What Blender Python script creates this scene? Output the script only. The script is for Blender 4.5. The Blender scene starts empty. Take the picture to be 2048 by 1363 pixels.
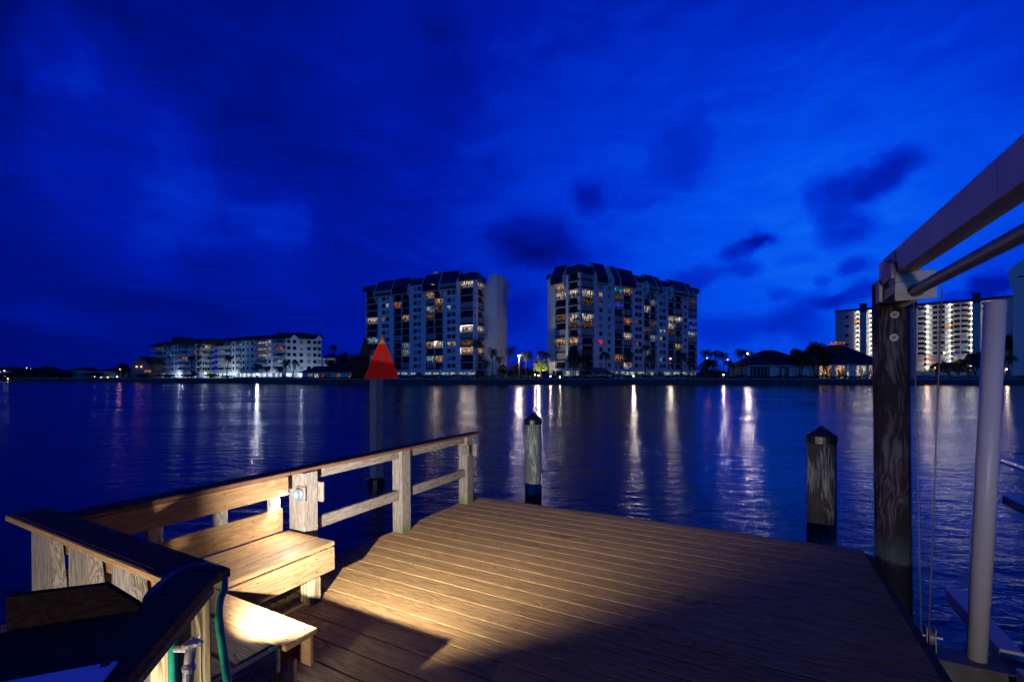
import bpy, math, random
from math import radians as R, sin, cos, pi, atan, atan2, sqrt
from mathutils import Vector, Matrix

# ------------------------------------------------------------------ camera
F, CX, HY, EYE, DK = 900.0, 1024.0, 752.0, 2.8, 1.3   # focal (px of a 2048 frame), horizon row, eye and deck heights
sc = bpy.context.scene
col = sc.collection
cam = bpy.data.cameras.new('camera'); camo = bpy.data.objects.new('camera', cam); col.objects.link(camo)
camo.location = (0, 0, EYE); camo.rotation_euler = (R(90), 0, 0)
cam.sensor_width = 36; cam.lens = 36*F/2048; cam.shift_y = (HY-681.5)/2048
cam.clip_start = .05; cam.clip_end = 8000
sc.camera = camo
sc.view_settings.view_transform = 'Standard'; sc.view_settings.look = 'None'
sc.view_settings.exposure = 0; sc.view_settings.gamma = 1
try:
    sc.cycles.use_light_tree = True
    sc.cycles.sample_clamp_indirect = 3.0
    sc.cycles.sample_clamp_direct = 0.0
    sc.cycles.caustics_reflective = False; sc.cycles.caustics_refractive = False
    sc.cycles.max_bounces = 6
except Exception: pass

# ------------------------------------------------------------------ node helpers
class NT:
    def __init__(s, tree): s.t = tree; s.n = tree.nodes; s.l = tree.links
    def node(s, typ, **kw):
        n = s.n.new(typ)
        for k, v in kw.items(): setattr(n, k, v)
        return n
    def put(s, sock, v):
        if isinstance(v, bpy.types.NodeSocket): s.l.new(v, sock)
        elif v is not None: sock.default_value = v
    def m(s, op, a, b=None, c=None, clamp=False):
        n = s.node('ShaderNodeMath', operation=op, use_clamp=clamp)
        for i, v in enumerate((a, b, c)):
            if v is not None: s.put(n.inputs[i], v)
        return n.outputs[0]
    def vm(s, op, a, b=None, out=0):
        n = s.node('ShaderNodeVectorMath', operation=op)
        s.put(n.inputs[0], a)
        if b is not None: s.put(n.inputs[1], b)
        return n.outputs[out]
    def noise(s, vec, scale, detail=3, rough=.55, dist=0, out='Fac'):
        n = s.node('ShaderNodeTexNoise')
        if vec is not None: s.l.new(vec, n.inputs['Vector'])
        n.inputs['Scale'].default_value = scale; n.inputs['Detail'].default_value = detail
        n.inputs['Roughness'].default_value = rough; n.inputs['Distortion'].default_value = dist
        return n.outputs[out]
    def mapr(s, v, a, b, c=0., d=1., smooth=True):
        n = s.node('ShaderNodeMapRange', interpolation_type='SMOOTHSTEP' if smooth else 'LINEAR')
        s.put(n.inputs['Value'], v)
        for k, x in zip(('From Min', 'From Max', 'To Min', 'To Max'), (a, b, c, d)): n.inputs[k].default_value = x
        return n.outputs[0]
    def ramp(s, v, stops):
        n = s.node('ShaderNodeValToRGB'); s.put(n.inputs[0], v)
        e = n.color_ramp.elements
        while len(e) < len(stops): e.new(.5)
        for i, (p, c) in enumerate(stops): e[i].position = p; e[i].color = (*c, 1)
        return n.outputs[0]
    def mix(s, f, a, b):
        n = s.node('ShaderNodeMix', data_type='RGBA')
        s.put(n.inputs[0], f)
        for k, v in ((6, a), (7, b)):
            s.put(n.inputs[k], (*v, 1) if isinstance(v, tuple) and len(v) == 3 else v)
        return n.outputs[2]
    def scale(s, vec, sc_):
        n = s.node('ShaderNodeMapping'); s.l.new(vec, n.inputs[0]); n.inputs['Scale'].default_value = sc_
        return n.outputs[0]

def srgb(r, g, b):
    f = lambda c: (c/255/12.92) if c <= 10.31 else ((c/255+.055)/1.055)**2.4
    return (f(r), f(g), f(b))

# ------------------------------------------------------------------ world: blue-hour sky with drifting clouds
w = bpy.data.worlds.new('World'); sc.world = w; w.use_nodes = True
N = NT(w.node_tree); N.n.clear()
tc = N.node('ShaderNodeTexCoord').outputs['Generated']
sp = N.node('ShaderNodeSeparateXYZ'); N.l.new(tc, sp.inputs[0])
az = N.m('ARCTAN2', sp.outputs[0], sp.outputs[1]); el = N.m('ARCSINE', sp.outputs[2])
cb = N.node('ShaderNodeCombineXYZ'); N.l.new(az, cb.inputs[0]); N.l.new(el, cb.inputs[1])
uv = cb.outputs[0]
wn = N.noise(uv, 8, 5, .6, 0, 'Color')
wn = N.vm('MULTIPLY', N.vm('SUBTRACT', wn, (.5, .5, .5)), (.13, .075, 0))
wn2 = N.noise(uv, 1.6, 3, .5, 0, 'Color')
wn2 = N.vm('MULTIPLY', N.vm('SUBTRACT', wn2, (.5, .5, .5)), (.10, .06, 0))
uvw = N.vm('ADD', uv, wn); uvw = N.vm('ADD', uvw, wn2)
def blob(px, py, rx, ry, amt, vec=None, soft=0., rot=0.):
    dx = px-CX; u0 = atan(dx/F); v0 = atan((HY-py)/sqrt(F*F+dx*dx)); k = cos(u0)
    n = N.node('ShaderNodeMapping', vector_type='TEXTURE')
    N.l.new(vec or uvw, n.inputs[0])
    n.inputs['Location'].default_value = (u0, v0, 0); n.inputs['Rotation'].default_value = (0, 0, rot)
    n.inputs['Scale'].default_value = (rx/F*k*k, ry/F*k, 1)
    d = N.vm('LENGTH', n.outputs[0], out=1)
    return N.mapr(d, soft, 1.3, amt, 0)
terms = [ # broad field
 blob(1560, 560, 900, 560, .46, uv), blob(1500, 180, 900, 600, .17, uv), blob(1780, 420, 500, 420, .10, uv),
 blob(700, 520, 700, 460, .12, uv), blob(0, 740, 700, 160, -.07, uv), blob(1040, 80, 420, 340, .10, uv),
 # paler cloud masses on the left
 blob(250, 330, 250, 190, 0.123, soft=.45), blob(125, 115, 95, 70, 0.131, soft=.4), blob(240, 130, 70, 60, .05, soft=.4), blob(430, 400, 150, 105, 0.094, soft=.45), blob(590, 440, 62, 52, 0.145, soft=.4),
 blob(500, 425, 44, 24, .07, soft=.3), blob(560, 520, 130, 90, 0.087), blob(320, 500, 90, 70, 0.072), blob(110, 640, 220, 40, .05), blob(770, 492, 130, 15, .07, rot=-.35), blob(640, 590, 90, 26, .05), blob(700, 100, 170, 160, .05),
 # darker gaps and clouds
 blob(620, 260, 140, 200, -.03), blob(870, 110, 95, 190, -.09), blob(40, 45, 130, 60, -.10, soft=.3), blob(60, 170, 22, 60, -.06), blob(30, 260, 60, 80, -.05), blob(370, 615, 230, 34, -.07, rot=-.15), blob(470, 330, 60, 70, -.03),
 blob(1065, 478, 110, 58, -.24, soft=.25), blob(1120, 505, 130, 36, -.16, soft=.2), blob(1345, 300, 95, 60, -.14, soft=.2, rot=.5), blob(1370, 345, 70, 40, -.08), blob(1188, 384, 42, 34, -.22, soft=.3), blob(1290, 402, 80, 14, -.08),
 blob(1760, 348, 100, 36, -.34, soft=.35, rot=.28), blob(1650, 395, 52, 40, -.20, soft=.2, rot=.5), blob(1690, 437, 86, 36, -.26, soft=.3), blob(1690, 472, 60, 24, -.12),
 blob(1482, 488, 66, 17, -.30, soft=.35, rot=.35), blob(1505, 468, 34, 20, -.18, soft=.3), blob(1478, 530, 54, 24, -.22, soft=.3), blob(1708, 530, 52, 24, -.24, soft=.3), blob(1705, 588, 78, 20, -.26, soft=.3, rot=.28), blob(1640, 603, 46, 18, -.18, soft=.2),
 blob(1542, 586, 34, 16, -.18, soft=.3), blob(1590, 615, 60, 34, -.16, soft=.2, rot=.5), blob(1612, 560, 24, 16, -.14, soft=.3), blob(1375, 556, 66, 26, -.18, soft=.3, rot=.12), blob(1990, 563, 62, 26, -.28, soft=.35, rot=.2), blob(1900, 585, 34, 16, -.2, soft=.3),
 blob(1040, 610, 60, 55, -.12, soft=.2), blob(1470, 655, 190, 30, -.15), blob(1590, 660, 90, 34, -.14), blob(1310, 640, 80, 50, -.08), blob(1580, 500, 40, 18, -.08),
]
g = N.m('ADD', .295, 0)
for t_ in terms: g = N.m('ADD', g, t_)
str_n = N.noise(N.scale(uvw, (3.0, 9.0, 1)), 2.2, 5, .6)
g = N.m('ADD', g, N.m('MULTIPLY', N.m('SUBTRACT', str_n, .5), N.mapr(g, .1, .8, .24, .28)))
SKY = N.ramp(g, [(0, srgb(0, 0, 34)), (.12, srgb(0, 4, 76)), (.3, srgb(0, 14, 122)), (.5, srgb(0, 25, 166)), (.7, srgb(0, 50, 208)), (.88, srgb(2, 78, 236)), (1, srgb(12, 100, 240))])
low = N.mapr(el, -.02, .0, 0, 1)
bg = N.node('ShaderNodeBackground'); N.l.new(SKY, bg.inputs[0]); bg.inputs[1].default_value = 1.0
N.l.new(bg.outputs[0], N.node('ShaderNodeOutputWorld').inputs[0])

# cool afterglow of the dusk sky behind the photographer
sun = bpy.data.lights.new('sun', 'SUN'); so = bpy.data.objects.new('sun', sun); col.objects.link(so)
sun.energy = .38; sun.angle = R(25); sun.color = (.045, .33, 1.)
so.rotation_euler = Vector((.22, 1, -.13)).to_track_quat('-Z', 'Y').to_euler()

# ------------------------------------------------------------------ frames and geometry helpers
Tv = Vector((488, 900, 0)).normalized()
Sv = Vector((1644, -900, 38)); Sv = (Sv-Sv.dot(Tv)*Tv).normalized()
O = Vector((0, 0, DK))
def dp(s, t, h=0): return O+Sv*s+Tv*t+Vector((0, 0, h))
def dframe(s=0, t=0, h=0):
    p = dp(s, t, h)
    return Matrix(((Sv.x, Tv.x, 0, p.x), (Sv.y, Tv.y, 0, p.y), (Sv.z, Tv.z, 1, p.z), (0, 0, 0, 1)))
def at(px, py, Y): return Vector(((px-CX)/F*Y, Y, EYE+(HY-py)/F*Y))
def atx(px, Y): return (px-CX)/F*Y

class MB:
    def __init__(s): s.v = []; s.f = []
    def add(s, vs, fs):
        b = len(s.v); s.v += [tuple(v) for v in vs]; s.f += [tuple(b+i for i in f) for f in fs]; return s
    def box(s, x0, x1, y0, y1, z0, z1):
        return s.add([(x, y, z) for z in (z0, z1) for y in (y0, y1) for x in (x0, x1)],
            [(0, 2, 3, 1), (4, 5, 7, 6), (0, 1, 5, 4), (2, 6, 7, 3), (0, 4, 6, 2), (1, 3, 7, 5)])
    def bbox(s, x0, x1, y0, y1, z0, z1, b=.003):      # box with chamfered edges
        P = []
        for sx, x in ((1, x0), (-1, x1)):
            for sy, y in ((1, y0), (-1, y1)):
                for sz, z in ((1, z0), (-1, z1)):
                    P += [(x, y+sy*b, z+sz*b), (x+sx*b, y, z+sz*b), (x+sx*b, y+sy*b, z)]
        i = lambda a, b_, c, k: ((a*2+b_)*2+c)*3+k
        f = []
        f += [(i(0,0,0,0), i(0,0,1,0), i(0,1,1,0), i(0,1,0,0)), (i(1,0,0,0), i(1,1,0,0), i(1,1,1,0), i(1,0,1,0))]
        f += [(i(0,0,0,1), i(1,0,0,1), i(1,0,1,1), i(0,0,1,1)), (i(0,1,0,1), i(0,1,1,1), i(1,1,1,1), i(1,1,0,1))]
        f += [(i(0,0,0,2), i(0,1,0,2), i(1,1,0,2), i(1,0,0,2)), (i(0,0,1,2), i(1,0,1,2), i(1,1,1,2), i(0,1,1,2))]
        for a in (0, 1):
            for b_ in (0, 1):
                f.append((i(a,b_,0,0), i(a,b_,0,1), i(a,b_,1,1), i(a,b_,1,0)))
                f.append((i(a,0,b_,0), i(a,0,b_,2), i(a,1,b_,2), i(a,1,b_,0)))
                f.append((i(0,a,b_,1), i(0,a,b_,2), i(1,a,b_,2), i(1,a,b_,1)))
                for c in (0, 1): f.append((i(a,b_,c,0), i(a,b_,c,1), i(a,b_,c,2)))
        return s.add(P, f)
    def prism(s, poly, a, b, axis='z'):             # extrude a 2D polygon along an axis
        n = len(poly)
        def pt(p, c): return {'z': (p[0], p[1], c), 'x': (c, p[0], p[1]), 'y': (p[0], c, p[1])}[axis]
        vs = [pt(p, a) for p in poly]+[pt(p, b) for p in poly]
        return s.add(vs, [tuple(range(n))[::-1], tuple(range(n, 2*n))]+[(i, (i+1) % n, n+(i+1) % n, n+i) for i in range(n)])
    def tube(s, pts, rad, n=10, caps=True):
        pts = [Vector(p) for p in pts]; m = len(pts); vs = []; up = None
        for k, p in enumerate(pts):
            d = (pts[min(k+1, m-1)]-pts[max(k-1, 0)]).normalized()
            if up is None: up = d.orthogonal().normalized()
            a = (up-up.dot(d)*d).normalized(); b = d.cross(a); up = a
            r = rad[k] if isinstance(rad, (list, tuple)) else rad
            vs += [p+(a*cos(2*pi*j/n)+b*sin(2*pi*j/n))*r for j in range(n)]
        fs = [(k*n+j, k*n+(j+1) % n, (k+1)*n+(j+1) % n, (k+1)*n+j) for k in range(m-1) for j in range(n)]
        if caps: fs += [tuple(range(n))[::-1], tuple((m-1)*n+j for j in range(n))]
        return s.add(vs, fs)
    def ball(s, c, r, n=10, m=6, sq=1.):
        vs = [(c[0], c[1], c[2]-r*sq)]
        for i in range(1, m):
            a = -pi/2+pi*i/m
            vs += [(c[0]+r*cos(a)*cos(2*pi*j/n), c[1]+r*cos(a)*sin(2*pi*j/n), c[2]+r*sin(a)*sq) for j in range(n)]
        vs.append((c[0], c[1], c[2]+r*sq)); L = len(vs)-1
        fs = [(0, 1+(j+1) % n, 1+j) for j in range(n)]
        for i in range(m-2): fs += [(1+i*n+j, 1+i*n+(j+1) % n, 1+(i+1)*n+(j+1) % n, 1+(i+1)*n+j) for j in range(n)]
        fs += [(1+(m-2)*n+j, 1+(m-2)*n+(j+1) % n, L) for j in range(n)]
        return s.add(vs, fs)
    def mesh(s, name, mat, smooth=False):
        me = bpy.data.meshes.new(name); me.from_pydata(s.v, [], s.f); me.update()
        me.materials.append(mat)
        if smooth:
            for p in me.polygons: p.use_smooth = True
        return me
    def build(s, name, mat, parent=None, M=None, smooth=False, loc=None):
        return link(name, s.mesh(name, mat, smooth), parent, M, loc)

def link(name, me, parent=None, M=None, loc=None):
    o = bpy.data.objects.new(name, me); col.objects.link(o)
    if parent: o.parent = parent
    if M is not None: o.matrix_local = M
    if loc is not None: o.location = loc
    return o
def tag(o, label=None, cat=None, group=None, kind=None):
    if label: o['label'] = label
    if cat: o['category'] = cat
    if group: o['group'] = group
    if kind: o['kind'] = kind
    return o
def thing(name, label, cat, M=None, loc=None, rz=0, group=None):
    o = bpy.data.objects.new(name, None); col.objects.link(o); o.empty_display_size = .2
    if M is not None: o.matrix_world = M
    if loc is not None: o.location = loc; o.rotation_euler = (0, 0, rz)
    return tag(o, label, cat, group)
def copy_tree(o, parent=None):
    c = o.copy(); col.objects.link(c); c.parent = parent
    for ch in o.children: copy_tree(ch, c)
    return c

# ------------------------------------------------------------------ materials
def mat(name, build):
    m = bpy.data.materials.new(name); m.use_nodes = True; n = NT(m.node_tree); n.n.clear()
    out = n.node('ShaderNodeOutputMaterial'); p = n.node('ShaderNodeBsdfPrincipled')
    n.l.new(p.outputs[0], out.inputs[0]); build(n, p, out); return m
def setp(n, p, color=None, rough=None, metal=None, spec=None, bump=None, bs=.3, bd=.01):
    if color is not None: n.put(p.inputs['Base Color'], (*color, 1) if isinstance(color, tuple) and len(color) == 3 else color)
    if rough is not None: n.put(p.inputs['Roughness'], rough)
    if metal is not None: n.put(p.inputs['Metallic'], metal)
    if spec is not None: p.inputs['Specular IOR Level'].default_value = spec
    if bump is not None:
        b = n.node('ShaderNodeBump'); b.inputs['Strength'].default_value = bs; b.inputs['Distance'].default_value = bd
        n.l.new(bump, b.inputs['Height']); n.l.new(b.outputs[0], p.inputs['Normal'])
def plain(name, c, rough=.6, metal=0., var=.25, scale=6, bs=.2, spec=.5):
    def f(n, p, o):
        v = n.noise(n.node('ShaderNodeTexCoord').outputs['Object'], scale, 5, .6)
        lo = tuple(x*(1-var) for x in c); hi = tuple(min(1, x*(1+var)) for x in c)
        setp(n, p, n.ramp(v, [(.3, lo), (.7, hi)]), n.mapr(v, .3, .7, rough*.85, min(1, rough*1.15)), metal, spec, v, bs, .01)
    return mat(name, f)
def wood(name, axis, dark, mid, light, rough=.75, fine=1., bs=.5, swirl=.0, green=0., plank=None, bd=.004, spec=.15):
    """grain runs along axis (0 x, 1 y, 2 z)"""
    def f(n, p, o):
        co = n.node('ShaderNodeTexCoord').outputs['Object']
        sc_ = [fine*34]*3; sc_[axis] = fine*1.6
        if plank:       # each board starts the grain elsewhere
            ax, wdt, off = plank
            s_ = n.node('ShaderNodeSeparateXYZ'); n.l.new(co, s_.inputs[0])
            idn = n.m('FLOOR', n.m('DIVIDE', n.m('SUBTRACT', s_.outputs[ax], off), wdt))
            wnz = n.node('ShaderNodeTexWhiteNoise', noise_dimensions='1D'); n.l.new(idn, wnz.inputs['W'])
            shift = n.node('ShaderNodeCombineXYZ'); n.l.new(n.m('MULTIPLY', wnz.outputs[0], 37.), shift.inputs[axis])
            co = n.vm('ADD', co, shift.outputs[0]); tone = wnz.outputs[0]
        else: tone = None
        big = n.noise(n.scale(co, tuple([fine*5 if i != axis else fine*.9 for i in range(3)])), 1., 3, .5, 0, 'Color')
        wv = n.vm('ADD', n.scale(co, tuple(sc_)), n.vm('MULTIPLY', big, (5., 5., 5.)))
        g1 = n.noise(wv, 1., 6, .65, swirl)
        sc2 = [fine*9]*3; sc2[axis] = fine*.55
        rings = n.node('ShaderNodeTexNoise'); n.l.new(n.vm('ADD', n.scale(co, tuple(sc2)), n.vm('MULTIPLY', big, (1.6+swirl, 1.6+swirl, 1.6+swirl))), rings.inputs['Vector'])
        rings.inputs['Scale'].default_value = 1.; rings.inputs['Detail'].default_value = 1
        r = n.m('PINGPONG', n.m('MULTIPLY', rings.outputs[0], 9.), .5); r = n.m('MULTIPLY', r, 2.)
        v = n.m('ADD', n.m('MULTIPLY', g1, .62), n.m('MULTIPLY', r, .38))
        c = n.ramp(v, [(.28, dark), (.5, mid), (.74, light)])
        if tone is not None: c = n.mix(n.m('MULTIPLY', tone, .30), c, n.mix(.6, c, (.0, .0, .0)))
        st = n.noise(co, 2.6, 5, .65); c = n.mix(n.mapr(st, .58, .78, 0, .3), c, dark)
        if green:
            z = n.node('ShaderNodeSeparateXYZ'); n.l.new(co, z.inputs[0])
            c = n.mix(n.m('MULTIPLY', n.mapr(z.outputs[2], .02, .14+green, 1, 0), n.mapr(st, .35, .6, .3, 1)), c, (.06, .10, .015))
        setp(n, p, c, n.mapr(v, .2, .8, min(1, rough+.15), rough-.1), 0, spec, v, bs, bd)
    return mat(name, f)
def emit(name, c, s, patt=None):
    def f(n, p, out):
        e = n.node('ShaderNodeEmission'); e.inputs[0].default_value = (*c, 1); e.inputs[1].default_value = s
        if patt:   # a furnished room seen through its window: bright lamps, darker curtains and furniture
            co = n.node('ShaderNodeTexCoord').outputs['Object']
            rnd = n.node('ShaderNodeObjectInfo').outputs['Random']
            cs = n.node('ShaderNodeCombineXYZ'); n.l.new(n.m('MULTIPLY', rnd, 40.), cs.inputs[0]); n.l.new(n.m('MULTIPLY', rnd, 17.), cs.inputs[2])
            cc = n.vm('ADD', co, cs.outputs[0])
            v = n.noise(n.scale(cc, (1.6, 1.6, .5)), 1.1, 2, .6); v2 = n.noise(cc, 2.6, 3, .7)
            k = n.m('MULTIPLY', n.mapr(v, .42, .60, patt, 1.), n.mapr(v2, .42, .64, .12, 1.5))
            n.l.new(n.m('MULTIPLY', k, s), e.inputs[1])
        n.l.new(e.outputs[0], out.inputs[0])
    return mat(name, f)

BW = .1505
M = {}
M['deck'] = wood('composite_decking', 0, (.205, .120, .044), (.285, .170, .064), (.355, .215, .086), rough=.62, fine=1.5, bs=.55, swirl=.6, plank=(1, BW, 2.063-BW*40), bd=.006)
for i, a in enumerate('xyz'):
    M['comp_'+a] = wood('composite_board_'+a, i, (.17, .098, .042), (.23, .137, .062), (.28, .172, .082), rough=.6, fine=2.0, bs=.45, swirl=.2)
    M['grey_'+a] = wood('weathered_lumber_'+a, i, (.10, .085, .07), (.17, .147, .122), (.245, .213, .18), rough=.85, fine=2.6, bs=.8, swirl=.3)
    M['cap_'+a] = wood('purple_brown_cap_'+a, i, (.095, .045, .022), (.12, .058, .030), (.145, .072, .038), rough=.75, fine=2.0, bs=.2)
    M['olive_'+a] = wood('treated_lumber_'+a, i, (.11, .085, .04), (.24, .19, .10), (.36, .30, .18), rough=.8, fine=1.4, bs=1.)
M['marker_pole'] = wood('blue_grey_post_wood', 2, (.09, .12, .16), (.14, .19, .24), (.20, .25, .31), rough=.8, fine=2., bs=.6)
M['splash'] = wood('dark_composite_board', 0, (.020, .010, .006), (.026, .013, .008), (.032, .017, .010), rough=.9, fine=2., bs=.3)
M['post_green'] = wood('mossy_lumber_z', 2, (.105, .088, .072), (.17, .147, .122), (.235, .205, .172), rough=.85, fine=3.0, bs=.8, swirl=.3, green=.03)
def pile_mat(name, light, dk, wet=0., contrast=1.):
    def f(n, p, o):
        co = n.node('ShaderNodeTexCoord').outputs['Object']
        big = n.noise(n.scale(co, (3, 3, 1.1)), 1., 3, .5, 0, 'Color')
        vv = n.vm('ADD', n.scale(co, (10, 10, .8)), n.vm('MULTIPLY', big, (3.6, 3.6, 1.6)))
        a = n.noise(vv, 1., 2, .5)
        ring = n.m('MULTIPLY', n.m('PINGPONG', n.m('MULTIPLY', a, 6.5), .5), 2.)
        fine = n.noise(n.scale(co, (60, 60, 5)), 1., 4, .6)
        v = n.m('ADD', n.m('MULTIPLY', ring, .32), n.m('MULTIPLY', fine, .68))
        patch = n.noise(n.scale(co, (5, 5, 1.6)), 1., 3, .6)
        v = n.m('SUBTRACT', v, n.mapr(patch, .36, .60, .0, .34))
        c = n.ramp(v, [(.30, dk), (.52, tuple((x+y)/2 for x, y in zip(dk, light))), (.8, light)])
        z = n.node('ShaderNodeSeparateXYZ'); n.l.new(co, z.inputs[0])
        wob = n.m('ADD', n.m('ADD', z.outputs[2], wet), n.m('MULTIPLY', n.noise(co, 6, 2), .12))
        c = n.mix(n.mapr(wob, .78, .86, 1, 0), c, (.006, .008, .010))
        c = n.mix(n.m('MULTIPLY', n.mapr(wob, .85, 1.1, 1, 0), n.mapr(wob, .83, .86, 0, .5)), c, (.10, .19, .13))
        setp(n, p, c, .8, 0, .35, v, .9, .008)
    return mat(name, f)
M['pile'] = pile_mat('weathered_piling', (.62, .68, .55), (.15, .16, .12))
M['pile_dark'] = pile_mat('dark_piling', (.20, .175, .15), (.030, .023, .018), wet=.75)
M['pile_mid'] = pile_mat('streaked_piling', (.27, .30, .27), (.030, .026, .024))
M['black'] = plain('black_plastic', (.006, .006, .007), .35, 0, .2, 20, .1)
M['pvc'] = plain('white_pvc', (.62, .61, .58), .35, 0, .06, 3, .05)
M['alu'] = plain('dull_aluminium', (.30, .29, .29), .5, .6, .22, 9, .15)
M['alud'] = plain('oxidised_aluminium_beam', (.62, .62, .58), .55, .2, .18, 4, .15)
M['alum'] = plain('milled_bracket', (.33, .31, .33), .5, .25, .15, 14, .2)
M['cradle'] = plain('dirty_cradle_metal', (.13, .13, .12), .6, .3, .4, 7, .3)
M['galv'] = plain('galvanised_steel', (.22, .20, .19), .5, .5, .4, 24, .4)
M['steel'] = plain('brushed_steel', (.50, .50, .50), .4, .6, .15, 20, .1)
M['rust'] = plain('rusty_bolt', (.40, .16, .05), .7, .2, .4, 60, .5)
M['brass'] = plain('tarnished_valve_metal', (.50, .47, .43), .5, .15, .3, 40, .4)
M['rope'] = plain('steel_cable', (.30, .24, .21), .6, .3, .3, 50, .4)
M['hose'] = plain('green_garden_hose', (.010, .22, .13), .38, 0, .15, 30, .1)
M['poly'] = plain('white_cutting_board', (.80, .84, .86), .16, 0, .04, 12, .03)
M['red'] = plain('red_reflective_sheet', (.92, .012, .006), .8, 0, .08, 5, .05, .15)
M['redd'] = plain('dark_red_edge', (.40, .006, .006), .45, 0, .1, 5, .05)
M['yel'] = plain('yellow_green_sheet', (.42, .36, .05), .45, 0, .1, 5, .05)
M['signback'] = plain('dull_sign_back', (.004, .006, .010), .7, .1, .2, 5, .1)
M['ink'] = plain('black_number', (.03, .004, .004), .5, 0, .1, 5, .05)
M['hull'] = plain('teal_hull', (.012, .075, .065), .25, 0, .1, 2, .02)
M['chrome'] = plain('chrome_rub_rail', (.7, .7, .7), .12, 1., .05, 5, .02)
M['lens'] = plain('glass_lens', (.10, .12, .13), .1, 0, .1, 5, .02)
M['led_halo'] = emit('blue_led_halo', (.10, .32, 1.0), 2.2)
M['led'] = emit('white_led', (.62, .80, 1.0), 14)
M['skirting'] = plain('dark_dock_frame', (.05, .04, .03), .8, 0, .3, 5, .3)
# far shore
M['stucco'] = plain('white_stucco', (.62, .62, .62), .85, 0, .06, .7, .1)
M['stucco_warm'] = plain('cream_stucco', (.80, .74, .62), .85, 0, .06, .6, .1)
M['stucco_grey'] = plain('grey_stucco', (.42, .40, .42), .85, 0, .08, .6, .1)
M['stucco_dim'] = plain('blue_grey_siding', (.16, .18, .20), .85, 0, .08, .6, .1)
M['slab'] = plain('balcony_slab_edge', (.50, .50, .50), .8, 0, .1, 1, .1)
M['recess'] = plain('recess_shade_colour', (.05, .045, .045), .85, 0, .2, 1, .1)  # dark colour carrying the shade of recesses, reveal and veranda openings
M['bronze'] = plain('bronze_frame', (.035, .025, .022), .5, .3, .2, 4, .1)
M['frame_warm'] = plain('tan_window_frame', (.22, .15, .11), .6, 0, .2, 4, .1)
M['glass'] = plain('dark_glass', (.010, .010, .012), .12, 0, .3, 1, .02, .6)
M['blind'] = plain('pale_blinds', (.30, .31, .34), .5, 0, .25, .8, .1)
M['metalroof'] = plain('blue_metal_roof', (.028, .035, .075), .45, .2, .15, 1, .1)
M['shingle'] = plain('dark_shingle_roof', (.025, .020, .025), .85, 0, .3, 2, .3)
M['fascia'] = plain('pale_fascia', (.45, .45, .47), .7, 0, .1, 2, .1)
M['trunk'] = plain('palm_bark', (.10, .08, .06), .9, 0, .35, 5, .5)
M['leaf'] = plain('dark_palm_leaf', (.035, .055, .022), .6, 0, .35, .8, .1)
M['leafg'] = plain('yellow_green_leaf', (.16, .22, .03), .6, 0, .3, .8, .1)
M['hedge'] = plain('hedge_leaf', (.030, .045, .020), .7, 0, .4, 1.2, .2)
M['lawn'] = plain('short_lawn', (.045, .055, .025), .95, 0, .35, .2, .3)
M['concrete'] = plain('seawall_concrete', (.24, .24, .26), .85, 0, .25, .8, .3)
M['seapanel'] = plain('seawall_panel', (.07, .07, .08), .85, 0, .3, .8, .3)
M['lp'] = plain('lamp_post_paint', (.62, .56, .45), .6, 0, .1, 3, .1)
M['warm'] = emit('lit_room_warm', (1., .56, .28), 1.05, .04)
M['white'] = emit('lit_room_white', (1., .82, .66), 1.25, .04)
M['cool'] = emit('lit_room_cool', (.55, .80, 1.), .75, .05)
M['dim'] = emit('lit_room_dim', (1., .50, .20), .22, .03)
M['blue'] = emit('lit_room_blue', (.05, .10, 1.), 1.1, .05)
M['cyan'] = emit('lit_room_cyan', (.10, .62, 1.), 1.1, .15)
M['redl'] = emit('lit_room_red', (1., .02, .01), 1.8, .5)
M['orange'] = emit('lit_room_orange', (1., .34, .08), .9, .05)
M['garage'] = emit('lit_garage_bay', (.66, .86, .88), .85, .25)
M['garage_w'] = emit('lit_garage_warm_bay', (.9, .88, .74), .8, .25)
M['bulbw'] = emit('warm_bulb', (1., .72, .42), 40)
M['bulbc'] = emit('cool_bulb', (.85, .95, 1.), 30)
M['farw'] = emit('far_warm_bulb', (1., .72, .42), 9); M['farc'] = emit('far_cool_bulb', (.8, .92, 1.), 8)
M['bulbo'] = emit('orange_bulb', (1., .32, .06), 14)

# ------------------------------------------------------------------ water and land
def water_mat():
    def f(n, p, o):
        co = n.node('ShaderNodeTexCoord').outputs['Object']
        a = n.noise(n.scale(co, (.95, 1.7, 1)), 1.1, 3, .55, .3)
        b = n.noise(n.scale(co, (4.0, 8.0, 1)), 1.3, 3, .6, .4)
        c = n.noise(n.scale(co, (.05, .16, 1)), 1., 2, .5)
        hgt = n.m('ADD', n.m('MULTIPLY', a, .75), n.m('MULTIPLY', b, .16))
        hgt = n.m('MULTIPLY', hgt, n.mapr(c, .3, .7, .55, 1.2))
        setp(n, p, (.0003, .0016, .016), n.mapr(c, .35, .65, .11, .18), 0, .5, hgt, 1., .085)
        p.inputs['IOR'].default_value = 1.333
    return mat('calm_channel_water', f)
tag(MB().add([(-3500, -60, 0), (3500, -60, 0), (3500, 5000, 0), (-3500, 5000, 0)], [(0, 1, 2, 3)]).build('water', water_mat()), kind='structure')

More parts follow.
